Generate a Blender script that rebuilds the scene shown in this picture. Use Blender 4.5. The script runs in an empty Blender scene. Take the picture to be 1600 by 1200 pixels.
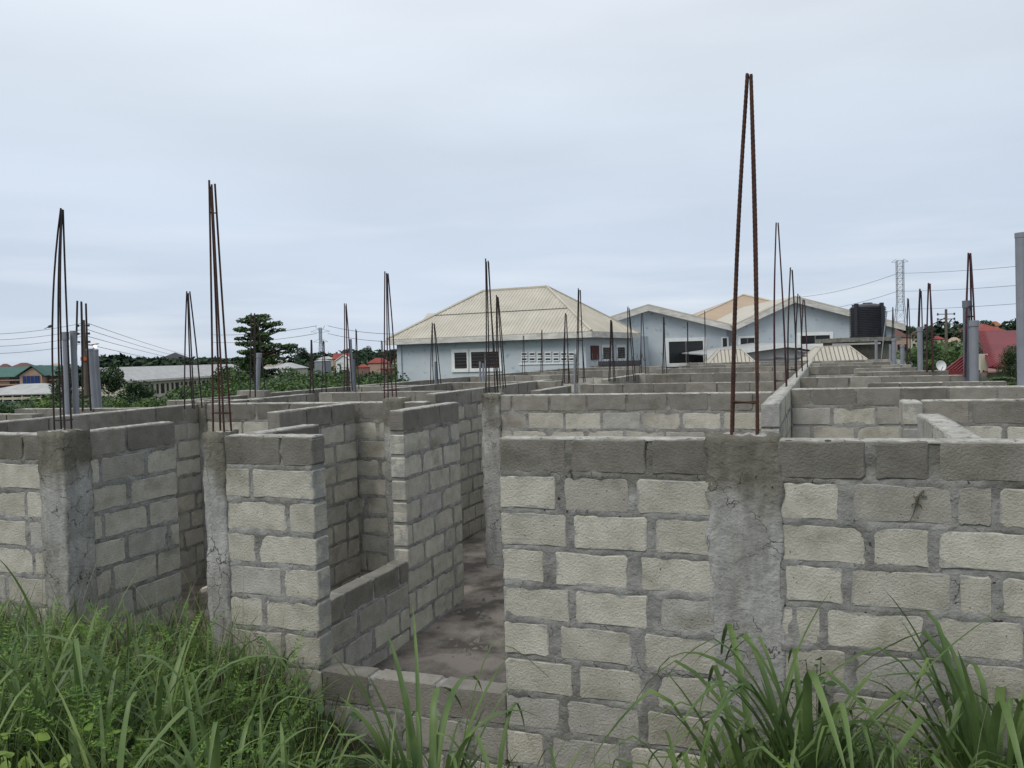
import bpy, math, random
import numpy as np
from mathutils import Vector, Matrix, noise
random.seed(7); rng = np.random.default_rng(7)
S = bpy.context.scene
COL = S.collection
R = math.radians

# ------------------------------------------------------------------ camera
F = 1300.0                      # focal length in px of a 1600 px wide frame
YAW, PITCH, ROLL = R(20.6), .0335, .029
EYE = Vector((0, 0, 2.688))
f0 = Vector((-math.sin(YAW), math.cos(YAW), 0)); r0 = Vector((math.cos(YAW), math.sin(YAW), 0)); z0_ = Vector((0, 0, 1))
fw = f0*math.cos(PITCH) - z0_*math.sin(PITCH); up = z0_*math.cos(PITCH) + f0*math.sin(PITCH)
rr = r0*math.cos(ROLL) - up*math.sin(ROLL); uu = up*math.cos(ROLL) + r0*math.sin(ROLL)
cd = bpy.data.cameras.new('camera'); cam = bpy.data.objects.new('camera', cd); COL.objects.link(cam)
cd.sensor_width = 36; cd.lens = F/1600*36; cd.clip_end = 6000; cd.clip_start = .05
M3 = Matrix((rr, uu, -fw)).transposed().to_4x4(); M3.translation = EYE
cam.matrix_world = M3; S.camera = cam
S.view_settings.view_transform = 'Standard'; S.view_settings.look = 'None'
S.view_settings.exposure = 0.42; S.view_settings.gamma = 1.0

# ------------------------------------------------------------------ sky and sun (overcast)
SUN_EL, SUN_AZ = R(50), R(-155)
w = bpy.data.worlds.new('World'); S.world = w; w.use_nodes = True
nt = w.node_tree; nt.nodes.clear()
def N(t, kind, **kw):
    n = t.nodes.new(kind)
    for k, v in kw.items():
        if hasattr(n, k): setattr(n, k, v)
        else: n.inputs[k].default_value = v
    return n
out = N(nt, 'ShaderNodeOutputWorld')
sky = N(nt, 'ShaderNodeTexSky'); sky.sky_type = 'NISHITA'; sky.sun_disc = False
sky.sun_elevation = SUN_EL; sky.sun_rotation = R(180)-SUN_AZ*-1 if False else math.pi - SUN_AZ
bg1 = N(nt, 'ShaderNodeBackground'); bg1.inputs[1].default_value = .08
nt.links.new(sky.outputs[0], bg1.inputs[0])
tc = N(nt, 'ShaderNodeTexCoord'); sep = N(nt, 'ShaderNodeSeparateXYZ'); nt.links.new(tc.outputs['Generated'], sep.inputs[0])
mp = N(nt, 'ShaderNodeMapping'); mp.inputs['Scale'].default_value = (1.0, 1.0, 4.2); mp.inputs['Location'].default_value = (.35, .1, .6)
nt.links.new(tc.outputs['Generated'], mp.inputs[0])
n1 = N(nt, 'ShaderNodeTexNoise'); n1.inputs['Scale'].default_value = 1.5; n1.inputs['Detail'].default_value = 5; n1.inputs['Roughness'].default_value = .45
nt.links.new(mp.outputs[0], n1.inputs['Vector'])
mp2 = N(nt, 'ShaderNodeMapping'); mp2.inputs['Scale'].default_value = (1.0, 1.0, 9); mp2.inputs['Location'].default_value = (2.0, .6, .2)
nt.links.new(tc.outputs['Generated'], mp2.inputs[0])
n2 = N(nt, 'ShaderNodeTexNoise'); n2.inputs['Scale'].default_value = 3.6; n2.inputs['Detail'].default_value = 7; n2.inputs['Roughness'].default_value = .5
nt.links.new(mp2.outputs[0], n2.inputs['Vector'])
ramp = N(nt, 'ShaderNodeValToRGB'); nt.links.new(sep.outputs[2], ramp.inputs[0])
e = ramp.color_ramp.elements; e[0].position = 0.0; e[0].color = (.43, .50, .60, 1); e[1].position = .55; e[1].color = (.62, .665, .71, 1)
for p_, c_ in ((.06, (.43, .50, .605)), (.16, (.47, .535, .63)), (.26, (.52, .58, .655)), (.36, (.565, .615, .675))):
    q = e.new(p_); q.color = (*c_, 1)
mr1 = N(nt, 'ShaderNodeMapRange'); nt.links.new(n1.outputs[0], mr1.inputs[0])
for i, v in ((1, .36), (2, .66), (3, .90), (4, 1.06)): mr1.inputs[i].default_value = v
mr2 = N(nt, 'ShaderNodeMapRange'); nt.links.new(n2.outputs[0], mr2.inputs[0])
for i, v in ((1, .48), (2, .72), (3, 0.0), (4, .5)): mr2.inputs[i].default_value = v
vm = N(nt, 'ShaderNodeVectorMath', operation='SCALE'); nt.links.new(ramp.outputs[0], vm.inputs[0]); nt.links.new(mr1.outputs[0], vm.inputs['Scale'])
low = N(nt, 'ShaderNodeMapRange'); nt.links.new(sep.outputs[2], low.inputs[0])
for i, v in ((1, .03), (2, .2), (3, 1), (4, .15)): low.inputs[i].default_value = v
ml = N(nt, 'ShaderNodeMath', operation='MULTIPLY'); nt.links.new(mr2.outputs[0], ml.inputs[0]); nt.links.new(low.outputs[0], ml.inputs[1])
mx = N(nt, 'ShaderNodeMix'); mx.data_type = 'RGBA'; nt.links.new(ml.outputs[0], mx.inputs[0]); nt.links.new(vm.outputs[0], mx.inputs[6]); mx.inputs[7].default_value = (.66, .70, .75, 1)
bg2 = N(nt, 'ShaderNodeBackground'); bg2.inputs[1].default_value = 1.0; nt.links.new(mx.outputs[2], bg2.inputs[0])
ms = N(nt, 'ShaderNodeMixShader'); ms.inputs[0].default_value = .93
nt.links.new(bg1.outputs[0], ms.inputs[1]); nt.links.new(bg2.outputs[0], ms.inputs[2]); nt.links.new(ms.outputs[0], out.inputs[0])

sl = bpy.data.lights.new('sun', 'SUN'); sl.energy = 1.5; sl.angle = R(35); sl.color = (1, .965, .90)
so = bpy.data.objects.new('sun', sl); COL.objects.link(so)
sd = Vector((math.sin(SUN_AZ)*math.cos(SUN_EL), math.cos(SUN_AZ)*math.cos(SUN_EL), math.sin(SUN_EL)))
so.rotation_euler = sd.to_track_quat('Z', 'Y').to_euler(); so.location = (0, -5, 20)

# ------------------------------------------------------------------ surveying: bearing + distance -> place
def ray(px, py): return fw + rr*((px-800)/F) - uu*((py-600)/F)
def at(px, py, D):
    d = ray(px, py); return EYE + d*(D/(d.dot(f0)))
def on_top(px, py, z=2.2):
    d = ray(px, py); p = EYE + d*((z-EYE.z)/d.z); return p.x, p.y
def zat(px, py, x, y):              # height of the point over (x,y) seen at row py
    D = Vector((x, y, 0)).dot(f0); return at(px, py, D).z
def camco(x, y):
    D = x*f0.x + y*f0.y; L = x*r0.x + y*r0.y; return L, D

# ------------------------------------------------------------------ materials
def mat(name, col, rough=.85, var=.25, scale=6, col2=None, bump=.0, bscale=40, coord='pos', objcol=False, island=0, spec=.3, metal=0, trans=0, stretch=None, lo=.35, hi=.65, extra=None):
    m = bpy.data.materials.new(name); m.use_nodes = True; t = m.node_tree; b = t.nodes['Principled BSDF']
    b.inputs['Roughness'].default_value = rough; b.inputs['Specular IOR Level'].default_value = spec; b.inputs['Metallic'].default_value = metal
    if coord == 'pos':
        g = N(t, 'ShaderNodeNewGeometry'); vec = g.outputs['Position']
    else:
        g = N(t, 'ShaderNodeTexCoord'); vec = g.outputs['Object']
    if stretch:
        q = N(t, 'ShaderNodeMapping'); q.inputs['Scale'].default_value = stretch; t.links.new(vec, q.inputs[0]); svec = q.outputs[0]
    else: svec = vec
    n = N(t, 'ShaderNodeTexNoise'); n.inputs['Scale'].default_value = scale; n.inputs['Detail'].default_value = 6; n.inputs['Roughness'].default_value = .6
    t.links.new(svec, n.inputs['Vector'])
    mr = N(t, 'ShaderNodeMapRange'); t.links.new(n.outputs[0], mr.inputs[0]); mr.inputs[1].default_value = lo; mr.inputs[2].default_value = hi
    mixn = N(t, 'ShaderNodeMix'); mixn.data_type = 'RGBA'; t.links.new(mr.outputs[0], mixn.inputs[0])
    c2 = col2 or tuple(c*(1-var) for c in col)
    mixn.inputs[6].default_value = (*c2, 1); mixn.inputs[7].default_value = (*col, 1)
    cur = mixn.outputs[2]
    if objcol:
        oi = N(t, 'ShaderNodeObjectInfo'); mu = N(t, 'ShaderNodeMix'); mu.data_type = 'RGBA'; mu.blend_type = 'MULTIPLY'; mu.inputs[0].default_value = 1
        t.links.new(cur, mu.inputs[6]); t.links.new(oi.outputs['Color'], mu.inputs[7]); cur = mu.outputs[2]
    if island:
        g2 = N(t, 'ShaderNodeNewGeometry'); hs = N(t, 'ShaderNodeHueSaturation')
        a = N(t, 'ShaderNodeMapRange'); t.links.new(g2.outputs['Random Per Island'], a.inputs[0]); a.inputs[3].default_value = 1-island; a.inputs[4].default_value = 1+island*1.3
        a2 = N(t, 'ShaderNodeMath', operation='MULTIPLY_ADD'); t.links.new(g2.outputs['Random Per Island'], a2.inputs[0]); a2.inputs[1].default_value = -.05*island*2; a2.inputs[2].default_value = .5+.02
        t.links.new(a.outputs[0], hs.inputs['Value']); t.links.new(a2.outputs[0], hs.inputs['Hue']); t.links.new(cur, hs.inputs['Color']); cur = hs.outputs[0]
    if extra: cur = extra(t, cur, vec, N)
    t.links.new(cur, b.inputs['Base Color'])
    if bump:
        bn = N(t, 'ShaderNodeTexNoise'); bn.inputs['Scale'].default_value = bscale; bn.inputs['Detail'].default_value = 8; bn.inputs['Roughness'].default_value = .7
        t.links.new(vec, bn.inputs['Vector'])
        bp = N(t, 'ShaderNodeBump'); bp.inputs['Strength'].default_value = bump; bp.inputs['Distance'].default_value = .02
        t.links.new(bn.outputs[0], bp.inputs['Height']); t.links.new(bp.outputs[0], b.inputs['Normal'])
    if trans:
        tr = N(t, 'ShaderNodeBsdfTranslucent'); t.links.new(cur, tr.inputs[0]); mm = N(t, 'ShaderNodeMixShader'); mm.inputs[0].default_value = trans
        o = t.nodes['Material Output']; t.links.new(b.outputs[0], mm.inputs[1]); t.links.new(tr.outputs[0], mm.inputs[2]); t.links.new(mm.outputs[0], o.inputs[0])
    return m

def spots(dark, sc=55, th=.66, stain=None, ssc=(2.2, 2.2, 1.1), sth=(.5, .62), samt=.6, top=None):
    """pits, blotchy stains, damp discolouration with a ragged edge along the wall head"""
    def f(t, cur, vec, N):
        n = N(t, 'ShaderNodeTexNoise'); n.inputs['Scale'].default_value = sc; n.inputs['Detail'].default_value = 3; t.links.new(vec, n.inputs['Vector'])
        r_ = N(t, 'ShaderNodeMapRange'); t.links.new(n.outputs[0], r_.inputs[0]); r_.inputs[1].default_value = th; r_.inputs[2].default_value = th+.06
        m1 = N(t, 'ShaderNodeMix'); m1.data_type = 'RGBA'; t.links.new(r_.outputs[0], m1.inputs[0]); t.links.new(cur, m1.inputs[6]); m1.inputs[7].default_value = (*dark, 1); cur = m1.outputs[2]
        if stain:
            q = N(t, 'ShaderNodeMapping'); q.inputs['Scale'].default_value = ssc; t.links.new(vec, q.inputs[0])
            n = N(t, 'ShaderNodeTexNoise'); n.inputs['Scale'].default_value = 1; n.inputs['Detail'].default_value = 7; n.inputs['Roughness'].default_value = .65; t.links.new(q.outputs[0], n.inputs['Vector'])
            r_ = N(t, 'ShaderNodeMapRange'); t.links.new(n.outputs[0], r_.inputs[0]); r_.inputs[1].default_value = sth[0]; r_.inputs[2].default_value = sth[1]; r_.inputs[4].default_value = samt
            m1 = N(t, 'ShaderNodeMix'); m1.data_type = 'RGBA'; m1.blend_type = 'MULTIPLY'; t.links.new(r_.outputs[0], m1.inputs[0]); t.links.new(cur, m1.inputs[6]); m1.inputs[7].default_value = (*stain, 1); cur = m1.outputs[2]
        if top:
            sp = N(t, 'ShaderNodeSeparateXYZ'); t.links.new(vec, sp.inputs[0])
            n = N(t, 'ShaderNodeTexNoise'); n.inputs['Scale'].default_value = 3.2; n.inputs['Detail'].default_value = 6; t.links.new(vec, n.inputs['Vector'])
            a = N(t, 'ShaderNodeMath', operation='MULTIPLY_ADD'); t.links.new(n.outputs[0], a.inputs[0]); a.inputs[1].default_value = .95; t.links.new(sp.outputs[2], a.inputs[2])
            r_ = N(t, 'ShaderNodeMapRange'); t.links.new(a.outputs[0], r_.inputs[0]); r_.inputs[1].default_value = top[0]; r_.inputs[2].default_value = top[1]
            m1 = N(t, 'ShaderNodeMix'); m1.data_type = 'RGBA'; m1.blend_type = 'MULTIPLY'; t.links.new(r_.outputs[0], m1.inputs[0]); t.links.new(cur, m1.inputs[6]); m1.inputs[7].default_value = (*top[2], 1); cur = m1.outputs[2]
        return cur
    return f
def cracks(base, sc=5.5, w=.012, thr=.52):
    """thin wandering cracks laid over another surface treatment"""
    def f(t, cur, vec, N):
        cur = base(t, cur, vec, N)
        n = N(t, 'ShaderNodeTexNoise'); n.inputs['Scale'].default_value = 7; n.inputs['Detail'].default_value = 5; t.links.new(vec, n.inputs['Vector'])
        mx_ = N(t, 'ShaderNodeMix'); mx_.data_type = 'VECTOR'; mx_.inputs[0].default_value = .16; t.links.new(vec, mx_.inputs[4]); t.links.new(n.outputs['Color'], mx_.inputs[5])
        v = N(t, 'ShaderNodeTexVoronoi'); v.feature = 'DISTANCE_TO_EDGE'; v.inputs['Scale'].default_value = sc; t.links.new(mx_.outputs[1], v.inputs['Vector'])
        r_ = N(t, 'ShaderNodeMapRange'); t.links.new(v.outputs['Distance'], r_.inputs[0]); r_.inputs[1].default_value = w; r_.inputs[2].default_value = w*.3
        n3 = N(t, 'ShaderNodeTexNoise'); n3.inputs['Scale'].default_value = 2.6; n3.inputs['Detail'].default_value = 3; t.links.new(vec, n3.inputs['Vector'])
        r3 = N(t, 'ShaderNodeMapRange'); t.links.new(n3.outputs[0], r3.inputs[0]); r3.inputs[1].default_value = thr; r3.inputs[2].default_value = thr+.06; r3.inputs[4].default_value = .85
        mu = N(t, 'ShaderNodeMath', operation='MULTIPLY'); t.links.new(r_.outputs[0], mu.inputs[0]); t.links.new(r3.outputs[0], mu.inputs[1])
        m1 = N(t, 'ShaderNodeMix'); m1.data_type = 'RGBA'; t.links.new(mu.outputs[0], m1.inputs[0]); t.links.new(cur, m1.inputs[6]); m1.inputs[7].default_value = (.03, .03, .028, 1); return m1.outputs[2]
    return f
def block_face(t, cur, vec, N):
    cur = spots((.10, .10, .09), 62, .68, (.60, .59, .55), (1.7, 1.7, 2.6), (.54, .66), .7)(t, cur, vec, N)
    tc_ = N(t, 'ShaderNodeTexCoord'); sp = N(t, 'ShaderNodeSeparateXYZ'); t.links.new(tc_.outputs['Generated'], sp.inputs[0])
    def M(op, a, b=None, c=None):
        n = N(t, 'ShaderNodeMath', operation=op)
        for i, v in enumerate((a, b, c)):
            if v is None: continue
            if isinstance(v, (int, float)): n.inputs[i].default_value = v
            else: t.links.new(v, n.inputs[i])
        return n.outputs[0]
    ed = []
    for ax, sc in ((0, .45), (2, .2)):
        o_ = sp.outputs[ax]; ed.append(M('MULTIPLY', M('MINIMUM', o_, M('SUBTRACT', 1.0, o_)), sc))
    e_ = M('MINIMUM', *ed)
    n = N(t, 'ShaderNodeTexNoise'); n.inputs['Scale'].default_value = 9; n.inputs['Detail'].default_value = 7; n.inputs['Roughness'].default_value = .68; t.links.new(vec, n.inputs['Vector'])
    d = M('MULTIPLY_ADD', M('SUBTRACT', n.outputs[0], .5), -.15, M('SUBTRACT', e_, .003))
    oi = N(t, 'ShaderNodeObjectInfo')
    r_ = N(t, 'ShaderNodeMapRange'); t.links.new(d, r_.inputs[0]); r_.inputs[1].default_value = .010; r_.inputs[2].default_value = -.004; r_.inputs[3].default_value = 0; r_.inputs[4].default_value = .85
    f_ = M('MULTIPLY', r_.outputs[0], oi.outputs['Alpha'])
    n2 = N(t, 'ShaderNodeTexNoise'); n2.inputs['Scale'].default_value = 24; n2.inputs['Detail'].default_value = 5; t.links.new(vec, n2.inputs['Vector'])
    mc = N(t, 'ShaderNodeMix'); mc.data_type = 'RGBA'; t.links.new(n2.outputs[0], mc.inputs[0]); mc.inputs[6].default_value = (.21, .208, .198, 1); mc.inputs[7].default_value = (.40, .395, .375, 1)
    m1 = N(t, 'ShaderNodeMix'); m1.data_type = 'RGBA'; t.links.new(f_, m1.inputs[0]); t.links.new(cur, m1.inputs[6]); t.links.new(mc.outputs[2], m1.inputs[7]); return m1.outputs[2]
m_block = mat('sandcrete', (1, 1, 1), .95, col2=(.77, .765, .74), scale=8, bump=.75, bscale=70, objcol=True, spec=.1, extra=block_face)
m_mortar = mat('mortar', (.345, .34, .322), .97, col2=(.215, .212, .202), scale=9, bump=1.0, bscale=38, spec=.08,
               extra=cracks(spots((.04, .04, .04), 34, .68, (.6, .59, .55), (2, 2, 1.4), (.5, .62), .6, top=(2.35, 2.6, (.68, .66, .61))), 6, .014, .50))
m_conc = mat('cast_concrete', (.43, .425, .405), .93, col2=(.29, .286, .272), scale=5, stretch=(2.4, 2.4, .55), bump=1.0, bscale=30, spec=.12,
             extra=cracks(spots((.05, .05, .045), 30, .69, (.6, .58, .53), (3, 3, .8), (.48, .62), .55, top=(2.25, 2.5, (.46, .44, .38))), 5, .012, .46))
m_plaster_lump = mat('spilled_mortar', (.50, .49, .47), .95, var=.4, scale=25, bump=1, bscale=50)
def rustmat(name, c, c2): return mat(name, c, .8, col2=c2, scale=14, bump=.4, bscale=90, spec=.25)
m_rust = rustmat('rusty_steel', (.085, .035, .022), (.035, .022, .02))
m_rust2 = rustmat('dark_weathered_steel', (.05, .032, .03), (.022, .02, .024))
m_rustm = rustmat('maroon_steel', (.085, .03, .035), (.03, .022, .026))
m_pvc = mat('grey_pvc', (.215, .225, .255), .5, var=.15, scale=5, spec=.4)
m_pvcd = mat('dark_grey_pvc', (.13, .14, .17), .5, var=.2, scale=5)
m_dirt = mat('dirt_floor', (.24, .212, .187), .97, col2=(.085, .075, .066), scale=2.2, bump=1.2, bscale=14, lo=.4, hi=.6, extra=spots((.26, .25, .23), 40, .70))
m_ground = mat('earth_under_grass', (.035, .045, .02), .98, col2=(.02, .022, .012), scale=1.4, bump=.6, bscale=12)
m_field = mat('green_fields', (.075, .10, .04), .97, col2=(.035, .06, .022), scale=.06)
def leafmat(name, c, c2, isl=.45, tr=.25, rough=.55): return mat(name, c, rough, col2=c2, scale=2.2, island=isl, trans=tr, spec=.35)
m_leafd = leafmat('leaf_dark', (.035, .07, .022), (.018, .04, .014))
m_leafm = leafmat('leaf_mid', (.06, .11, .03), (.03, .065, .018))
m_leafb = leafmat('leaf_bright', (.10, .17, .04), (.045, .09, .02))
m_leaff = mat('leaf_far', (.038, .062, .034), .8, col2=(.02, .036, .022), scale=.08, island=.35, spec=.1)
m_blade = leafmat('grass_blade', (.135, .20, .065), (.06, .11, .035), .4, .3, .45)
m_fine = leafmat('fine_grass', (.13, .185, .04), (.045, .08, .018), .5, .35)
m_fern = leafmat('feathery_weed', (.13, .235, .035), (.06, .125, .022), .4, .3)
m_dryleaf = leafmat('withered_blade', (.19, .165, .09), (.11, .09, .045), .3, .2)
m_straw = mat('dry_stems', (.22, .21, .13), .8, col2=(.12, .12, .07), scale=4, island=.3)
m_yleaf = leafmat('yellow_green_leaf', (.20, .28, .05), (.11, .2, .04), .3, .35)
m_bleaf = leafmat('broad_leaf', (.05, .10, .03), (.028, .06, .02), .4, .25)
m_bark = mat('bark', (.10, .08, .06), .95, var=.5, scale=8)
m_blue = mat('pale_blue_plaster', (.50, .545, .57), .9, col2=(.42, .47, .505), scale=.9, lo=.3, hi=.7, spec=.15, extra=spots((.3, .38, .43), 3.2, .62, (.82, .84, .86), (.7, .7, 2.2), (.5, .7), .5))
m_white = mat('white_trim', (.72, .73, .72), .7, var=.12, scale=3)
m_fascia = mat('off_white_fascia', (.62, .60, .56), .75, col2=(.42, .40, .37), scale=2.2, stretch=(1, 1, 3))
m_roofb = mat('beige_metal_roof', (.48, .445, .38), .6, col2=(.40, .37, .31), scale=1.1, spec=.3)
m_rooft = mat('tan_metal_roof', (.40, .30, .21), .55, var=.12, scale=1)
m_roofg = mat('grey_metal_roof', (.40, .40, .39), .5, col2=(.29, .29, .285), scale=1.2)
m_roofr = mat('maroon_metal_roof', (.16, .017, .022), .55, col2=(.11, .013, .017), scale=1.0, spec=.4)
m_roofr2 = mat('red_roof', (.26, .055, .045), .6, var=.3, scale=.8)
m_roofgr = mat('green_roof', (.045, .12, .10), .6, var=.2, scale=.5)
m_roofbr = mat('brown_roof', (.13, .065, .055), .7, var=.25, scale=.5)
m_roofdk = mat('charcoal_roof', (.045, .045, .055), .7, var=.2, scale=.5)
m_rooforange = mat('orange_roof', (.33, .12, .06), .7, var=.2, scale=.5)
m_cream = mat('cream_wall', (.48, .45, .36), .9, var=.15, scale=.7)
m_peach = mat('peach_wall', (.42, .28, .22), .9, var=.15, scale=.7)
m_brick = mat('brown_pink_wall', (.25, .13, .115), .9, var=.2, scale=.7)
m_teal = mat('teal_wall', (.12, .22, .22), .9, var=.15, scale=.7)
m_glass = mat('dark_window', (.012, .014, .016), .25, var=.3, scale=3, spec=.5)
m_bglass = mat('blue_glazing', (.012, .04, .17), .25, col2=(.01, .025, .10), scale=1.2, spec=.5)
m_louvre = mat('louvre_blade', (.075, .055, .045), .5, var=.4, scale=4)
m_frame = mat('window_bar', (.16, .15, .14), .6, var=.2, scale=4)
m_brown = mat('brown_shutter', (.10, .035, .03), .8, var=.3, scale=5)
m_tank = mat('black_polytank', (.022, .024, .032), .45, col2=(.014, .015, .02), scale=3, spec=.4)
m_steel = mat('galvanised_steel', (.26, .28, .30), .6, var=.2, scale=3, metal=.3)
m_wood = mat('weathered_wood', (.15, .125, .095), .9, var=.4, scale=4, stretch=(3, 3, .5))
m_wire = mat('wire', (.06, .065, .07), .7, var=.1, scale=1)
m_dish = mat('dish_white', (.66, .66, .66), .6, var=.15, scale=5)
m_liz = mat('lizard_skin', (.10, .085, .06), .8, var=.4, scale=60)
m_lamp = bpy.data.materials.new('lamp_glow'); m_lamp.use_nodes = True
_b = m_lamp.node_tree.nodes['Principled BSDF']; _b.inputs['Emission Color'].default_value = (1, .72, .42, 1); _b.inputs['Emission Strength'].default_value = 3.5
m_orange = mat('orange_tape', (.5, .12, .03), .6, var=.2, scale=9)
m_debris = mat('rubble', (.21, .20, .185), .95, var=.4, scale=9)
m_board = mat('pale_board', (.45, .42, .36), .85, var=.2, scale=6)

# ------------------------------------------------------------------ object helpers
def link(o): COL.objects.link(o); return o
def tag(o, label=None, cat=None, group=None, kind=None):
    if label: o['label'] = label
    if cat: o['category'] = cat
    if group: o['group'] = group
    if kind: o['kind'] = kind
    return o
def empty(name, loc, rz=0): 
    o = link(bpy.data.objects.new(name, None)); o.location = loc; o.rotation_euler = (0, 0, rz); o.empty_display_size = .2; return o
def mk(name, verts, faces, m, parent=None, smooth=False, loc=None):
    me = bpy.data.meshes.new(name); me.from_pydata([tuple(v) for v in verts], [], faces)
    if m: me.materials.append(m)
    if smooth: me.shade_smooth()
    o = link(bpy.data.objects.new(name, me))
    if parent: o.parent = parent
    if loc is not None: o.location = loc
    return o
def inst(name, me, parent=None, loc=(0, 0, 0), rot=(0, 0, 0), sc=None):
    o = link(bpy.data.objects.new(name, me)); o.location = loc; o.rotation_euler = rot
    if sc: o.scale = sc
    if parent: o.parent = parent
    return o
class MB:
    def __init__(s): s.v = []; s.f = []
    def box(s, x0, x1, y0, y1, z0, z1):
        b = len(s.v); s.v += [(x, y, z) for z in (z0, z1) for x, y in ((x0, y0), (x1, y0), (x1, y1), (x0, y1))]
        s.f += [tuple(b+i for i in q) for q in ((3, 2, 1, 0), (4, 5, 6, 7), (0, 1, 5, 4), (1, 2, 6, 5), (2, 3, 7, 6), (3, 0, 4, 7))]; return s
    def poly(s, pts, th=None):
        """flat polygon; with th a slab thickened along -normal"""
        b = len(s.v); n = len(pts); s.v += [tuple(p) for p in pts]; s.f.append(tuple(range(b, b+n)))
        if th:
            P = [Vector(p) for p in pts]; nn = (P[1]-P[0]).cross(P[2]-P[0]).normalized()*th
            s.v += [tuple(p-nn) for p in P]; s.f.append(tuple(range(b+2*n-1, b+n-1, -1)))
            for i in range(n): j = (i+1) % n; s.f.append((b+j, b+i, b+n+i, b+n+j))
        return s
    def tube(s, pts, r, k=6, cap=True):
        P = [Vector(p) for p in pts]; rs = r if isinstance(r, (list, tuple)) else [r]*len(P); b = len(s.v)
        for i, p in enumerate(P):
            t = (P[min(i+1, len(P)-1)]-P[max(i-1, 0)]).normalized(); a = t.cross(Vector((.3, .9, .1)) if abs(t.z) > .9 else Vector((0, 0, 1))).normalized(); c = t.cross(a)
            for j in range(k): 
                an = 2*math.pi*j/k; s.v.append(tuple(p + (a*math.cos(an)+c*math.sin(an))*rs[i]))
        for i in range(len(P)-1):
            for j in range(k): q = (j+1) % k; s.f.append((b+i*k+j, b+i*k+q, b+(i+1)*k+q, b+(i+1)*k+j))
        if cap: s.f.append(tuple(b+j for j in range(k))[::-1]); s.f.append(tuple(b+(len(P)-1)*k+j for j in range(k)))
        return s
    def lathe(s, prof, k=24):
        b = len(s.v)
        for r_, z in prof:
            for j in range(k): an = 2*math.pi*j/k; s.v.append((r_*math.cos(an), r_*math.sin(an), z))
        for i in range(len(prof)-1):
            for j in range(k): q = (j+1) % k; s.f.append((b+i*k+j, b+i*k+q, b+(i+1)*k+q, b+(i+1)*k+j))
        s.f.append(tuple(b+j for j in range(k))[::-1]); s.f.append(tuple(b+(len(prof)-1)*k+j for j in range(k)))
        return s
    def build(s, name, m, parent=None, smooth=False, loc=None): return mk(name, s.v, s.f, m, parent, smooth, loc)

def rough_mesh(x0, x1, y0, y1, z0, z1, res, disp):
    """closed box with every face gridded, vertices moved by disp(p) -> p"""
    nx, ny, nz = (max(1, round((b-a)/res)) for a, b in ((x0, x1), (y0, y1), (z0, z1)))
    V = []; D = {}; Fc = []
    def vid(i, j, k):
        q = (i, j, k)
        if q not in D: D[q] = len(V); V.append(disp(x0+(x1-x0)*i/nx, y0+(y1-y0)*j/ny, z0+(z1-z0)*k/nz, i in (0, nx), j in (0, ny), k in (0, nz)))
        return D[q]
    for i in range(nx):
        for k in range(nz):
            Fc.append((vid(i, 0, k), vid(i+1, 0, k), vid(i+1, 0, k+1), vid(i, 0, k+1)))
            Fc.append((vid(i+1, ny, k), vid(i, ny, k), vid(i, ny, k+1), vid(i+1, ny, k+1)))
    for j in range(ny):
        for k in range(nz):
            Fc.append((vid(0, j+1, k), vid(0, j, k), vid(0, j, k+1), vid(0, j+1, k+1)))
            Fc.append((vid(nx, j, k), vid(nx, j+1, k), vid(nx, j+1, k+1), vid(nx, j, k+1)))
    for i in range(nx):
        for j in range(ny):
            Fc.append((vid(i, j, nz), vid(i+1, j, nz), vid(i+1, j+1, nz), vid(i, j+1, nz)))
            Fc.append((vid(i, j+1, 0), vid(i+1, j+1, 0), vid(i+1, j, 0), vid(i, j, 0)))
    return V, Fc

# ------------------------------------------------------------------ terrain
def ss(t): t = min(1, max(0, t)); return t*t*(3-2*t)
HF = [(-2500, -4), (0, -4.5), (300, -4.5), (480, -1.5), (620, .5), (1000, 0), (1400, .6), (1600, 1.8), (4000, 1.8)]
def hfar(u):
    for (a, ha), (b, hb) in zip(HF, HF[1:]):
        if u <= b: return ha + (hb-ha)*ss((u-a)/(b-a)) if u > a else ha
    return HF[-1][1]
def ground_z(x, y):
    L, D = camco(x, y)
    if D < 1: D = 1
    u = 800 + L/D*1300
    z = 0.0
    dl = -10.0 - x
    z += -5.5*ss(dl/42)
    dr = x - 3.4
    if y > 3: z += -1.9*ss(dr/5)*ss((y-3)/4)*(1 if dr > 0 else 0)*(1-ss((y-33)/8))
    dist = math.hypot(x, y)
    if y > 0: z = z + (hfar(max(-2500, min(4000, u)))-z)*ss((dist-110)/260)
    # front: bank on which the photographer stands
    if y < 4.6:
        side = ss((4.6-y)/3.6)
        z0 = .10 + .40*ss((-2.4-x)/1.2) + .32*ss((x+.9)/1.2)
        if x > -12: z = (z0 + (1.08-z0)*side) * ss((x+14)/5) + z*(1-ss((x+14)/5))
        z += .03*noise.noise((x*1.7, y*1.7, 0))
    elif -9.9 < x < 3.0 and y < 42: z = -.07
    return z
def axis(lo, hi, n, c, sc):
    a = math.asinh((lo-c)/sc); b = math.asinh((hi-c)/sc); return [c+sc*math.sinh(a+(b-a)*i/(n-1)) for i in range(n)]
gx = axis(-2600, 2600, 190, -2, 9); gy = sorted(axis(-300, 3500, 190, 4, 7) + [4.59, 4.61])
mk('ground', [(x, y, ground_z(x, y)) for y in gy for x in gx], [(j*len(gx)+i, j*len(gx)+i+1, (j+1)*len(gx)+i+1, (j+1)*len(gx)+i) for j in range(len(gy)-1) for i in range(len(gx)-1)], m_field, smooth=True)
tag(bpy.data.objects['ground'], 'green uneven ground sloping away to the valley', kind='structure')
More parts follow.
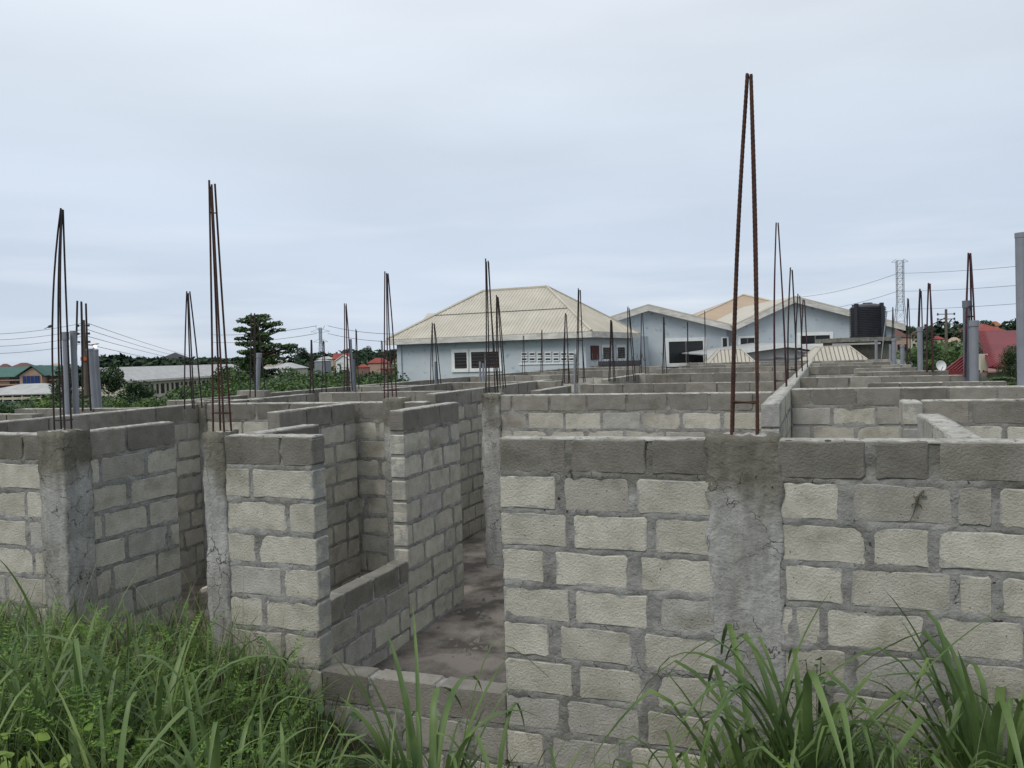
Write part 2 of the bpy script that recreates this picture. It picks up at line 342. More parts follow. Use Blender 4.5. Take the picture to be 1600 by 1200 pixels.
# bank of bare earth under the weeds (thin sheet over the ground)
bx_ = [-12+i*.16 for i in range(106)]; by_ = [-2+j*.165 for j in range(41)]
o = mk('grass_bank', [(x, min(y, 4.585), ground_z(x, min(y, 4.585))+.02+.03*noise.noise((x*3, y*3, 5))) for y in by_ for x in bx_],
   [(j*len(bx_)+i, j*len(bx_)+i+1, (j+1)*len(bx_)+i+1, (j+1)*len(bx_)+i) for j in range(len(by_)-1) for i in range(len(bx_)-1)], m_ground, smooth=True)
tag(o, 'dark earth bank under the weeds in front of the block walls', kind='structure')
fx = [-9.9+i*.13 for i in range(100)]; fy = [4.62+j*.16 for j in range(60)] + [14.2+j*1.4 for j in range(20)]
o = mk('dirt_floor', [(x, y, .01+.035*noise.noise((x*1.3, y*1.3, 1))+.014*noise.noise((x*5, y*5, 1))) for y in fy for x in fx],
   [(j*100+i, j*100+i+1, (j+1)*100+i+1, (j+1)*100+i) for j in range(len(fy)-1) for i in range(99)], m_dirt, smooth=True)
tag(o, 'bare brown dirt floor between the block walls', kind='structure')

# ------------------------------------------------------------------ sandcrete walls
T = 2.2; CH = .22; BL = .455; BH = .198; PIT = .475; TH = .15
def block_mesh(L, bev, amp):
    h = BH/2; l = L/2; n = 5
    pts = []
    c = [random.uniform(.004, .004+amp*2.2) for _ in range(4)]
    j = lambda: random.uniform(-amp, amp*.3)
    pts += [(-l+c[0], -h)] + [(-l+L*t, -h-j()) for t in (.3, .55, .8)] + [(l-c[1], -h), (l, -h+c[1]), (l+j(), 0)]
    pts += [(l, h-c[2]), (l-c[2], h)] + [(l-L*t, h+j()*.8) for t in (.22, .5, .75)] + [(-l+c[3], h), (-l, h-c[3]), (-l-j(), 0), (-l, -h+c[0])]
    k = len(pts); V = []; Fc = []
    rings = [(-TH/2, .93 if bev else 1), (-TH/2+.006, 1), (TH/2-.006, 1), (TH/2, .93 if bev else 1)] if bev else [(-TH/2, 1), (TH/2, 1)]
    for y, s in rings:
        for (x, z) in pts:
            if s != 1: x -= math.copysign(min(.007, abs(x)), x); z -= math.copysign(min(.007, abs(z)), z)
            V.append((x, y, z))
    for r_ in range(len(rings)-1):
        for i in range(k): q = (i+1) % k; Fc.append((r_*k+q, r_*k+i, (r_+1)*k+i, (r_+1)*k+q))
    Fc.append(tuple(range(k))); Fc.append(tuple(range((len(rings)-1)*k+k-1, (len(rings)-1)*k-1, -1)))
    me = bpy.data.meshes.new('block'); me.from_pydata(V, [], Fc); me.materials.append(m_block); return me
NEAR = {}; FAR = {}
for key, Ls in (('full', BL), ('half', .24)):
    NEAR[key] = [block_mesh(Ls, True, .009) for _ in range(12)]; FAR[key] = [block_mesh(Ls, False, .005) for _ in range(8)]
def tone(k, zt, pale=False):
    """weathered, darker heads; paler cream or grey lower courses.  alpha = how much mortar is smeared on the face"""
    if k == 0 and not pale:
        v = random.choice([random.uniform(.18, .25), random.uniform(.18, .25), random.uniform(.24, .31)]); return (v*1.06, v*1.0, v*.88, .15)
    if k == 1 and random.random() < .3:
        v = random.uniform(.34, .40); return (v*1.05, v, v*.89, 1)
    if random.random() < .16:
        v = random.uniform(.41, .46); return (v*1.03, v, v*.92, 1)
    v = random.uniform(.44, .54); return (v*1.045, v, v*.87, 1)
WG = 'unfinished sandcrete block walls'
def wall(label, ax, a0, a1, c, z1=T, z0=-.02, near=False, spec=None, off=None, res=.04, nobj=99, dark_all=False, pale=False):
    L = a1-a0
    root = empty('block_wall', (a0, c, 0) if ax == 'x' else (c, a0, 0), 0 if ax == 'x' else math.pi/2)
    tag(root, label, 'block wall', WG)
    n = max(1, round((z1-z0-.02)/CH)); off = random.random()*PIT if off is None else off
    rows = []
    for k in range(n):
        if spec and k in spec: segs = [(s0, s1) for s0, s1 in spec[k]]
        else:
            segs = []; s = -off-(k % 2)*PIT/2 + (random.uniform(-.05, .05) if k else 0)
            while s < L:
                q = random.uniform(-.012, .012); e0, e1 = s, s+BL+q
                if random.random() < .06 and k: e1 = s+.25
                nxt = e1+random.uniform(.014, .03); e0, e1 = max(0, e0), min(L, e1)
                if e1-e0 > .07: segs.append((e0, e1))
                s = nxt
            if segs and L-segs[-1][1] < .12: segs[-1] = (segs[-1][0], L)
            if segs and segs[0][0] < .12: segs[0] = (0, segs[0][1])
        rows.append(segs)
    lib = NEAR if near else FAR
    sk = random.random()*60; sres = .03 if near else .12
    def skd(x, y, z, ex, ey, ez):
        a = noise.noise((x*7+sk, y*7, 0)); b = noise.noise((x*31+sk, y*31, 3))
        yy = y*(1+.10*noise.noise((x*13+sk, math.copysign(5, y), 0))) if ey else y
        return (x+(.01*b if ex else 0), yy, z+(.004*a+.004*b if z > z1 else 0) - (.004 if (ey or ex) and z > z1 else 0))
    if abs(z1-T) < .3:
        V, Fc = rough_mesh(.006, L-.006, -.0705, .0705, z1-.012, z1+.006, sres, skd); mk('skylit_mortar_skim', V, Fc, m_litskim, root, smooth=True)  # thin mortar crust along the head, sky light on the tops painted into its colour
    sm = MB()
    for k, segs in enumerate(rows):
        zc = z1-k*CH-BH/2
        if zc < z0+.02: continue
        for s0, s1 in segs:
            l = s1-s0; key = 'full' if l > .33 else 'half'
            if k < nobj:
                b = inst('block', random.choice(lib[key]), root, ((s0+s1)/2, random.uniform(-.0035, .0035), zc+random.uniform(-.003, .003)),
                         (0, random.uniform(-.009, .009) if near else 0, 0), (l/(BL if key == 'full' else .24), 1, 1))
                if random.random() < .5: b.rotation_euler.z = math.pi
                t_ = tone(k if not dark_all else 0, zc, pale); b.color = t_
            else: sm.box(s0, s1, -TH/2, TH/2, zc-BH/2, zc+BH/2)
    if sm.v: o = sm.build('lower_blocks', m_lowblock, root); o['kind'] = 'stuff'
    seed = random.random()*50
    def jd(x, z):
        k = min(n-1, max(0, int((z1-z)/CH))); zz = z1-z-k*CH
        dz = min(abs(zz-(BH+CH)/2), abs(zz+(CH-BH)/2) if k else 9)
        dx = 9
        for s0, s1 in rows[k]:
            if s0 > .03: dx = min(dx, abs(x-s0+.01))
            if s1 < L-.03: dx = min(dx, abs(x-s1-.01))
            if s0-.3 > x: break
        return dz, dx, k
    wx = .031
    def disp(x, y, z, ex, ey, ez):
        if ex: x += .012 if x < L/2 else -.012
        if ez: z += -.008 if z > z1-.3 else 0
        if ey:
            dz, dx, k = jd(x, z); d = min(dz, dx*.9)
            g = math.exp(-(d/wx)**2) if d < .09 else 0
            if near or res < .05:
                n1_ = noise.noise((x*4.5+seed, z*4.5, y*9)); n2_ = noise.noise((x*19+seed, z*19, y*9))
            else: n1_ = random.uniform(-.5, .5); n2_ = 0
            lowtop = -.009 if (k == 0 and dz > .03) else 0
            dd = -.014 + g*(.0165+lowtop) + n1_*.011 + n2_*.009
            if dd > .006: dd = .006+(dd-.006)*.4
            y = math.copysign(TH/2+dd, y)
        return (x, y, z)
    if L > .25 or True:
        V, Fc = rough_mesh(0, L, -TH/2, TH/2, z0, z1-.001, res, disp)
        # thickness needs one cell only
        mk('mortar', V, Fc, m_mortar, root, smooth=(res < .05))
    return root
m_lowblock = mat('lower_sandcrete', (.38, .375, .33), .95, var=.2, scale=6, bump=.3)

m_litskim = mat('skylit_pale_skim', (.58, .565, .52), .97, col2=(.34, .33, .30), scale=11, bump=1, bscale=45, spec=.08, extra=spots((.09, .085, .075), 26, .62, (.6, .58, .52), (3, 3, 3), (.5, .6), .5))  # pale crust tone, brightened so the wall tops look lit from above
def pillar(label, x0, x1, y0, y1, z1=T+.01, z0=-.02, res=.035, lumps=True, grow=.012, wob=.014):
    cx, cy = (x0+x1)/2, (y0+y1)/2
    root = empty('concrete_pillar', (cx, cy, 0)); tag(root, label, 'pillar', 'cast concrete pillars')
    sd_ = random.random()*40
    def disp(x, y, z, ex, ey, ez):
        nv = noise.noise_vector((x*5+sd_, y*5, z*3)); n2_ = noise.noise_vector((x*22+sd_, y*22, z*16)); tz = 0
        if ez and z > z1-.1: tz = .012+.022*noise.noise((x*16, y*16, sd_))
        n3_ = noise.noise_vector((x*9+sd_, sd_, z*8))
        ed_ = 1 if ex else .0
        return (x+nv.x*.014+n2_.x*.010+n3_.x*wob*ed_, y+nv.y*.012+n2_.y*.008, z+tz)
    V, Fc = rough_mesh(x0-cx-grow, x1-cx+grow, y0-cy, y1-cy, z0, z1, res, disp)
    mk('shaft', V, Fc, m_conc, root, smooth=True)
    if lumps:
        w_, d_ = (x1-x0)/2, (y1-y0)/2
        m_ = MB()
        V, Fc = rough_mesh(-w_*.9, w_*.9, -d_*.75, d_*.75, z1-.01, z1+.014, .025, lambda x, y, z, ex, ey, ez: (x+.012*noise.noise((x*30, y*30, sd_)), y+.012*noise.noise((x*30, y*30, 3)), z+(.018*noise.noise((x*34+sd_, y*34, 0))-(.02 if (ex or ey) else 0) if z > z1 else 0)))
        mk('mortar_cap', V, Fc, m_plaster_lump, root)
    return root

YF = 4.6; YC = YF+TH/2
def seg(rowpx, a0, y=YF):           # joints read off the front wall, as distances along it
    return rowpx
# front wall, right: block joints measured along the wall (metres from its free end at x=-1.82)
def xs(px, z): 
    d = ray(px, 700); # bearing at the height z on the plane y=YF
    # solve for x with fixed plane y and height z
    lo, hi = -8, 1.6
    for _ in range(40):
        m_ = (lo+hi)/2; p = Vector((m_, YF, z))-EYE; q = 800+F*p.dot(rr)/p.dot(fw)
        if q < px: lo = m_
        else: hi = m_
    return lo
FR = [[(778, 883), (892, 1009), (1019, 1110)], [(779, 868), (880, 984), (994, 1112)], [(782, 885), (897, 1013), (1023, 1118)], [(784, 850), (868, 982), (1000, 1118)],
      [(786, 890), (899, 1012), (1032, 1120)], [(788, 858), (876, 990), (1006, 1121)], [(789, 895), (905, 1005), (1026, 1121)], [(790, 875), (885, 1000), (1012, 1121)],
      [(791, 850), (862, 970), (985, 1121)]]
FR2 = [[(1214, 1352), (1368, 1452), (1469, 1625)], [(1217, 1313), (1332, 1490), (1495, 1550), (1562, 1660)], [(1220, 1354), (1364, 1452), (1467, 1640)], [(1226, 1318), (1330, 1486), (1500, 1550), (1566, 1680)],
       [(1220, 1239), (1244, 1282), (1292, 1445), (1458, 1600)], [(1224, 1322), (1335, 1492), (1510, 1660)], [(1222, 1285), (1300, 1450), (1465, 1600)], [(1224, 1330), (1345, 1500), (1515, 1660)]]
XA0, XA1, XB0, XB1 = -1.825, -.575, -.25, 3.2
def mkspec(rows, base, end):
    sp = {}
    for k, r_ in enumerate(rows):
        z = T-k*CH-.1; s = [[max(0, xs(a, z)-base), min(end-base, xs(b, z)-base)] for a, b in r_]
        if base == XA0: s[-1][1] = XA1-XA0; s[0][0] = 0
        else:
            s[0][0] = max(0, s[0][0]); x = s[-1][1]+.02
            while x < end-base-.1: s.append([x, min(end-base, x+BL)]); x += PIT
        sp[k] = [tuple(q) for q in s if q[1]-q[0] > .05]
    return sp
wall('long foreground block wall left of the big rusty bars, with a free end beside the doorway', 'x', XA0, XA1, YC, near=True, spec=mkspec(FR, XA0, XA1), res=.02)
pillar('cracked grey foreground pillar carrying the tallest rusty bars', XA1+.003, XB0-.003, YF-.006, YF+.22, res=.018, wob=.03, grow=.03)
wall('foreground block wall right of the big rusty bars, running out of the picture', 'x', XB0, XB1, YC, near=True, spec=mkspec(FR2, XB0, XB1), res=.022)
wall('block wall at the left edge of the picture, left of the leftmost bar cage', 'x', -7.6, -5.54, YC, near=True, off=.02, res=.028)
pillar('dark stained pillar under the leftmost tall bar cage', -5.54, -5.31, YF-.012, YF+.24)
wall('shaded block wall running back from the leftmost pillar', 'y', YF+.245, 5.76, -5.40, near=True, off=.1, res=.028)
pillar('pale narrow pillar at the left end of the short two-block wall', -4.0, -3.845, YF-.008, YF+.17)
wall('short foreground wall piece two blocks wide, left of the low window sill', 'x', -3.84, -3.13, YC, near=True, off=.0, res=.024)
wall('short wall stub behind the two-block foreground piece', 'y', YF+.155, 5.5, -3.75+.0, near=True, off=.2, res=.03)
wall('low sill wall across the doorway between the foreground walls', 'x', -3.12, -1.83, YC, z1=.66, near=True, off=.12, res=.024, dark_all=False)
wall('low window sill wall running back from the foreground toward the tall cross wall', 'y', 5.51, 7.0, -3.82, z1=.77, near=True, off=.1, res=.024)
wall('tall cross wall standing at the far end of the low window sill', 'y', 7.01, 8.29, -3.82, near=True, off=.15, res=.028)
wall('tall cross wall left of the low window sill, deeper in the room', 'y', 6.88, 8.3, -5.13, near=True, off=.0, res=.03)
wall('narrow wall piece of pale blocks left of the concrete post in the middle room', 'x', -7.25, -4.72, 8.46, near=True, off=.2, res=.035)
pillar('rough concrete post between the two tall cross walls', -4.72, -4.48, 8.37, 8.58, z1=T+.035)
wall('one-block wall stub right of the rough concrete post', 'x', -4.48, -4.2, 8.46, near=True, off=0, res=.035)
pillar('dark corner pillar behind the shaded left wall', -7.5, -7.25, 8.36, 8.6)
wall('long side wall receding behind the leftmost bar cage', 'y', 5.4, 8.36, -7.42, near=True, off=.1, res=.04)
wall('back wall piece at the far left edge, top course only in view', 'x', -10.4, -8.2, 6.8, off=.1, res=.06)
wall('outer left cross wall behind the leftmost pipes', 'x', -9.6, -7.5, 7.7, off=.1, res=.06)
wall('outer left cross wall below the cream school building', 'x', -8.75, -7.2, 9.4, off=.3, res=.06)
wall('side wall receding past the small block stub with the capped pipe', 'y', 8.6, 10.9, -7.42, off=.3, res=.06)
wall('middle back wall left of the tall white-block passage', 'x', -7.42, -5.2, 11.2, off=.2, res=.06)
wall('tall passage wall between the middle rooms, left of the wall with the pale post', 'y', 10.3, 12.6, -5.07, near=True, off=.2, res=.045)
pillar('pale concrete post at the right side of the passage', -4.03, -3.80, 9.64, 9.86)
wall('long wall right behind the foreground wall, three courses in view', 'x', -3.80, -.54, 9.74, near=True, off=.3, res=.035)
wall('central spine wall running straight back behind the big rusty bars', 'y', 7.6, 34, -.45, off=.1, res=.07, nobj=3, pale=True)
wall('first long cross wall right of the spine wall', 'x', -.37, 2.6, 10.42, near=True, off=.25, res=.04)
wall('right-hand cross wall beginning with a block return above the foreground wall', 'x', .78, 2.6, 8.02, near=True, off=.1, res=.04)
wall('short block return at the left end of the right-hand cross wall', 'y', 7.7, 8.1, .69, near=True, off=0, res=.04, pale=True)
wall('pale-topped wall running back from the foreground wall at the right', 'y', YF+.155, 6.44, .68, near=True, off=.1, res=.035, pale=True)
wall('short free wall behind the first long cross wall, right side', 'x', .53, 2.1, 11.8, off=.1, res=.07, nobj=4)
wall('second long cross wall right of the spine, ending at the pipe pillar', 'x', -.37, 2.02, 14.35, off=.2, res=.07, nobj=3)
pillar('short pillar among the grey pipes at the right', 2.02, 2.28, 14.2, 14.5, res=.08, lumps=False)
for yy, xa, xb, lb in ((16.9, .57, 2.1, 'narrow wall top right of the spine, in front of the satellite dish'), (19.6, .6, 1.95, 'low looking wall top with a broken left end, right of the spine'),
        (22.6, -.37, 2.0, 'third full cross wall right of the spine'), (26.9, -.37, 2.0, 'fourth full cross wall right of the spine'), (31.5, -.37, 2.1, 'farthest cross wall right of the spine')):
    wall(lb, 'x', xa, xb, yy, off=.2, res=.09, nobj=2)
for yy, xa, xb, lb in ((12.85, -3.64, -.54, 'second cross wall left of the spine, with a crumbled left corner'), (18.2, -3.85, -.54, 'third cross wall left of the spine, below the wide window'),
        (23.8, -4.5, -.54, 'fourth cross wall left of the spine'), (28.4, -4.6, -.54, 'fifth cross wall left of the spine'), (33.2, -5, -.54, 'farthest cross wall left of the spine'),
        (14.9, -7.0, -4.6, 'cross wall top below the louvred window of the blue house'), (19.4, -8.4, -5.6, 'cross wall top below the blue house corner'),
        (23.8, -8.7, -5.2, 'cross wall top below the vent blocks of the blue house'), (28.4, -8.9, -5.2, 'last cross wall top below the vent blocks'),
        (13.8, -8.4, -7.0, 'short cross wall left of the blue house corner')):
    wall(lb, 'x', xa, xb, yy, off=random.random()*.4, res=.09, nobj=2)
wall('receding wall top in front of the blue house corner', 'y', 12.3, 14.8, -6.9, off=.1, res=.08, nobj=3)
wall('receding wall top left of the crumbled corner', 'y', 13.0, 15.9, -5.15, off=.1, res=.08, nobj=3)
wall('short receding wall top just left of the second cross wall', 'y', 10.9, 12.4, -3.75, off=.1, res=.06, nobj=5)
wall('outer left side wall of the building', 'y', 9.5, 28, -8.5, off=.1, res=.09, nobj=2)
wall('receding wall top behind the crumbled corner, toward the blue house', 'y', 15.4, 19.3, -3.9, off=.1, res=.09, nobj=2)
root = wall('small stub of blocks under the capped grey pipe', 'x', -8.62, -8.1, 10.75, z1=2.27, z0=-.03, off=0, res=.07)
# rubble and a pale board on the floors
for i in range(150):
    x = random.uniform(-3.6, -1.9); y = random.uniform(4.9, 10.5); s = random.choice([.012, .02, .03, .05])
    pass
st = MB()
for i in range(900):
    x = random.uniform(-3.65, -1.0); y = random.uniform(4.8, 9.6); s = random.choice([.008, .012, .012, .02, .03, .045])*random.uniform(.6, 1.2)
    a = random.random()*6.28; ca, sa = math.cos(a)*s, math.sin(a)*s; h = s*random.uniform(.4, 1); b = len(st.v)
    z = .01+.035*noise.noise((x*1.3, y*1.3, 1))
    st.v += [(x+ca, y+sa, z), (x-sa*.8, y+ca*.8, z), (x-ca, y-sa*.7, z), (x+sa, y-ca, z), (x+s*.2, y, z+h)]
    st.f += [(b, b+1, b+4), (b+1, b+2, b+4), (b+2, b+3, b+4), (b+3, b, b+4)]
tag(st.build('rubble', m_debris), 'scattered pale stone chips on the dirt floor', 'rubble', kind='stuff')
o = MB().box(-.02, .22, -.03, .03, -.012, .012).build('board', m_board, loc=(-4.45, 5.05, .98)); o.rotation_euler = (.1, -.35, .3)
tag(o, 'pale offcut of board lying in the weeds beside the shaded left wall', 'board')
for (x, y, s, lb) in ((-3.0, 9.2, .07, 'dark stone lying on the dirt floor at the passage'), (-2.3, 6.2, .05, 'pale lump of rubble on the dirt floor behind the doorway sill')):
    V, Fc = rough_mesh(-s, s, -s*.8, s*.8, -s*.3, s*.5, s*.5, lambda x_, y_, z_, a, b, c: (x_*(1-.3*c)+.02*noise.noise((x_*30, y_*30, z_*30)), y_*(1-.3*a), z_*(1-.35*a)))
    o = mk('stone', V, Fc, m_debris if s < .06 else m_bark, loc=(x, y, .02)); tag(o, lb, 'stone')

# ------------------------------------------------------------------ starter bars
def cage(label, x, y, ztip, w_=.13, d_=.1, n=4, lean=(0, 0), rad=.008, m=None, ties=(.18,), zb=T-.02, spread=1.0, group='rusty starter bars rising from the walls', tipjit=.03, meet=.02, ribs=False, curve=.0, bowk=.008, tj=.006):
    m = m or m_rust2
    root = empty('rebar_cage', (x, y, zb)); tag(root, label, 'rebar', group)
    H = ztip-zb; base = [(-w_/2, -d_/2), (w_/2, -d_/2), (w_/2, d_/2), (-w_/2, d_/2)][:n]
    if n == 3: base = [(-w_/2, -d_/2), (w_/2, -d_/2), (-w_/2+.02, d_/2)]
    if n == 2: base = [(-w_/2, 0), (w_/2, 0)]
    if n == 1: base = [(0, 0)]
    for i, (bx, by) in enumerate(base):
        hh = H*(1-random.uniform(0, tipjit)) if i else H
        tx, ty = lean[0]+bx*meet/.1+random.uniform(-tj, tj), lean[1]+by*meet/.1+random.uniform(-tj, tj)
        pts = []; K = 10 if H > 1 else 5
        for k in range(K+1):
            t = k/K; s = 1-(1-t)**(1.0+curve) if curve else t
            bow = math.sin(math.pi*t)*bowk*math.sin(i*2.1+x*3)*H
            pts.append((bx+(tx-bx)*t**(1+curve)+bow, by+(ty-by)*t**(1+curve), hh*t))
        if ribs:
            P2 = []; rs = []; nn = 150
            for k in range(nn+1):
                t = k/nn*K; a = min(K-1, int(t)); fr_ = t-a; p = Vector(pts[a]).lerp(Vector(pts[a+1]), fr_); P2.append(p); rs.append(rad*(1.0 if k % 2 else .88))
            MB().tube(P2, rs, 7).build('bar', m, root)
        else: MB().tube(pts, rad, 6).build('bar', m, root)
    if n > 1:
        for tz in ties:
            t = tz/H; c_ = 1-t**(1+curve)
            q = [(lean[0]*t+bx*(c_+t*meet/.1)*1.12, lean[1]*t+by*(c_+t*meet/.1)*1.12, tz+random.uniform(-.008, .008)) for bx, by in base]
            if n > 2: q.append(q[0]); 
            MB().tube(q, max(.0045, rad*.6), 5).build('tie', m, root)
    return root
def C(label, bx, by, tx, ty, **k):
    """bar cage whose foot is surveyed at (bx,by) on the wall heads and whose tips show at (tx,ty)"""
    x, y = on_top(bx, by); D = Vector((x, y, 0)).dot(f0); p = at(tx, ty, D); 
    return cage(label, x, y, p.z, lean=(p.x-x, p.y-y), **k)
x, y = -.415, 4.70; p = at(1172, 114, Vector((x, y, 0)).dot(f0))
cage('tallest cluster of thick rusty bars on the foreground pillar', x, y, p.z, lean=(p.x-x, p.y-y), w_=.135, d_=.07, n=4, rad=.0094, m=m_rust, ties=(.22,), ribs=True, meet=.012, tipjit=.02, curve=.0, tj=.009)
x, y = -5.43, 4.71; p = at(97, 325, Vector((x, y, 0)).dot(f0))
cage('leftmost tall cage of four bars bowed together at the top', x, y, p.z, lean=(p.x-x, p.y-y), w_=.105, d_=.06, rad=.0068, m=m_rust2, ties=(.12,), bowk=.003, curve=1.6, meet=.02)
x, y = -3.915, 4.68; p = at(331, 282, Vector((x, y, 0)).dot(f0))
cage('second tall cage of four straight bars from the left, on the narrow pale pillar', x, y, p.z, lean=(p.x-x, p.y-y), w_=.095, d_=.075, rad=.0068, m=m_rust, ties=(.17, 1.55), curve=.0, meet=.03, bowk=.002)
C('thin dark cage of bars above the dark corner pillar, before the cream school', 302, 636, 294, 455, w_=.14, d_=.13, m=m_rust2, rad=.008)
C('leaning bars with two splayed tips beside the leaning grey pipes', 129, 640, 127, 470, w_=.13, d_=.12, m=m_rust2, rad=.011, n=4, meet=.05)
C('bars in front of the tiered tree beside the capped pipe', 398, 618, 397, 489, w_=.1, d_=.1, m=m_rust2, rad=.009, n=3, ties=(), meet=.06)
C('cage of bars on the rough post between the two tall cross walls', 610, 622, 604, 424, w_=.12, d_=.1, m=m_rustm, rad=.008, ties=(.12, .62))
C('cage of bars on the pale post, in front of the louvred window', 769, 617, 761, 404, w_=.13, d_=.11, m=m_rust2, rad=.0085, ties=(.12,))
C('single group of bars just right of the louvred window cage', 784, 605, 777, 461, w_=.09, d_=.1, m=m_rust2, rad=.009, ties=())
C('thin bars before the blank left part of the blue house wall', 681, 600, 677, 504, w_=.16, d_=.12, m=m_rust2, rad=.009, ties=())
C('thin bars just left of the two grey pipes in the valley view', 544, 609, 540, 474, w_=.1, d_=.1, m=m_rustm, rad=.009, ties=(.15,))
C('short thin bars immediately right of the two grey pipes in the valley view', 560, 606, 557, 514, w_=.08, d_=.1, m=m_rust2, rad=.008, ties=(), n=3)
C('short dark bars over the green field, left of the far pylon', 489, 612, 487, 531, w_=.07, d_=.07, m=m_rust2, rad=.011, ties=(), n=3)
C('short dark bars over the green field, right of the far pylon', 509, 611, 506, 532, w_=.09, d_=.1, m=m_rust2, rad=.008, ties=(), n=3)
C('short bars in front of the pinkish far house with the red roof', 598, 603, 596, 532, w_=.09, d_=.1, m=m_rust2, rad=.008, ties=(), n=2)
C('bars standing before the right side of the vent blocks', 885, 597, 884, 489, w_=.1, d_=.1, m=m_rust2, rad=.009, ties=())
C('green tipped cage of bars before the corner of the blue house', 907, 596, 905, 450, w_=.14, d_=.12, m=m_rust2, rad=.009, ties=(.75, .9))
C('thin bars before the brown shutter of the blue house', 956, 594, 955, 500, w_=.1, d_=.1, m=m_rust2, rad=.009, ties=())
C('dark bars before the barred window at the right end of the hipped blue house', 986, 594, 982, 479, w_=.13, d_=.12, m=m_rust2, rad=.009, ties=())
C('splayed bars at the left side of the first gable wall', 1005, 584, 1003, 489, w_=.14, d_=.12, m=m_rust2, rad=.010, ties=(), n=3)
C('bars just left of the wide dark window of the first gable', 1039, 583, 1037, 495, w_=.1, d_=.1, m=m_rust2, rad=.011, ties=(), n=3)
C('thin bars across the middle of the wide dark window', 1075, 576, 1074, 502, w_=.06, d_=.06, m=m_rust2, rad=.010, ties=(), n=2)
C('pair of crossing thin bars right of the wide dark window', 1102, 570, 1101, 485, w_=.08, d_=.1, m=m_rust2, rad=.009, ties=(), n=2)
C('faint thin bars before the left vent blocks', 818, 583, 818, 524, w_=.08, d_=.08, m=m_rust2, rad=.009, ties=(), n=2)
C('faint thin bars before the middle of the vent blocks', 847, 581, 847, 515, w_=.08, d_=.08, m=m_rust2, rad=.009, ties=(), n=3)
C('tall pair of bars on the spine wall, next behind the big rusty bars', 1220, 604, 1214, 348, w_=.14, d_=.22, m=m_rustm, rad=.009, ties=(.12, .42), zb=T-.05)
C('second cage of bars back along the spine wall', 1238, 590, 1236, 418, w_=.14, d_=.2, m=m_rust2, rad=.011, ties=(.15,))
C('third cage of bars back along the spine wall', 1248, 580, 1248, 459, w_=.14, d_=.2, m=m_rust2, rad=.012, ties=(.3, .5))
C('fourth cage of bars back along the spine wall', 1257, 574, 1256, 468, w_=.14, d_=.2, m=m_rustm, rad=.013, ties=(.3,))
C('tall maroon bars tied together beside the big grey pipes at the right', 1515, 587, 1515, 395, w_=.14, d_=.12, m=m_rustm, rad=.013, ties=(.9, 1.05))
C('maroon bars before the dark green tree at the right', 1453, 580, 1452, 442, w_=.1, d_=.1, m=m_rustm, rad=.013, ties=())
C('grey tipped bars left of the dark green tree', 1437, 577, 1438, 451, w_=.08, d_=.1, m=m_rust2, rad=.012, ties=(), n=3)
C('thin bars just right of the lattice tower', 1419, 569, 1419, 466, w_=.08, d_=.1, m=m_rust2, rad=.012, ties=(), n=3)
C('thin bars left of the lattice tower foot', 1395, 564, 1395, 480, w_=.06, d_=.08, m=m_rust2, rad=.013, ties=(), n=3)
C('slanting pale rod right of the black water tank', 1377, 563, 1386, 486, n=1, m=m_steel, rad=.016, ties=())
C('thin bars in front of the tiered tree trunk', 415, 616, 402, 492, n=1, m=m_rust2, rad=.010, ties=())

# ------------------------------------------------------------------ grey vent pipes
def pipe(label, bx, by, tx, ty, r_=.055, m=None, cap=False, zb=None, loc=None):
    x, y = loc or on_top(bx, by); D = Vector((x, y, 0)).dot(f0); p = at(tx, ty, D); zb = T-.35 if zb is None else zb
    root = empty('vent_pipe', (x, y, zb)); tag(root, label, 'pipe', 'grey plastic vent pipes')
    t = Vector((p.x-x, p.y-y, p.z-zb))
    prof = [Vector((0, 0, 0)), t*.5, t]
    MB().tube(prof, r_, 14, cap=True).build('pipe', m or m_pvc, root, smooth=False)
    if cap: MB().tube([t*.93, t*1.0, t*1.003], [r_*1.18, r_*1.18, r_*.9], 14).build('collar', m or m_pvc, root)
    else: MB().tube([t*.975, t*1.001], [r_*1.06, r_*1.06], 14).build('rim', m or m_pvc, root)
    return root
pipe('left one of the pair of upright grey pipes behind the leftmost bar cage', 106, 644, 102, 519, .034, cap=True)
pipe('right one of the pair of upright grey pipes behind the leftmost bar cage', 119, 643, 114, 517, .034)
pipe('left one of the two leaning grey pipes under the lit lamp', 149, 634, 140, 545, .042, m=m_pvc)
pipe('right one of the two leaning grey pipes under the lit lamp', 156, 633, 149, 546, .036, m=m_pvc)
pipe('capped grey pipe on the small block stub before the tiered tree', 407, 617, 405, 552, .036, cap=True, loc=(-8.33, 10.72))
pipe('taller pale pipe of the pair in the valley view', 551, 608, 547, 530, .028)
pipe('shorter dark pipe of the pair in the valley view', 555, 607, 552, 561, .026, m=m_pvcd)
pipe('dark pipe before the blank part of the blue house wall', 681, 600, 681, 565, .028, m=m_pvcd)
for a, b, tt, lb in ((750, 592, 565, 'first'), (755, 592, 568, 'second'), (759, 590, 562, 'third')):
    pipe(lb + ' stub pipe from the left under the louvred window', a, b, a, tt, .024)
pipe('grey stub pipe before the vent blocks of the blue house', 898, 594, 898, 553, .024)
pipe('big grey pipe cut by the right edge of the picture', 1600, 603, 1596, 364, .063)
pipe('dark pipe tied to the maroon bars at the right', 1511, 587, 1510, 470, .05, m=m_pvcd, cap=True)
pipe('thick pale grey pipe right of the maroon bars', 1522, 588, 1522, 501, .058, cap=True)
pipe('short thinner pipe between the maroon bars and the thick pale pipe', 1516, 587, 1515, 514, .028)
pipe('leaning thick pipe before the dark green tree', 1438, 579, 1437, 511, .047, cap=True)
pipe('wide pale pipe below the tower', 1410, 569, 1410, 539, .05, cap=True)
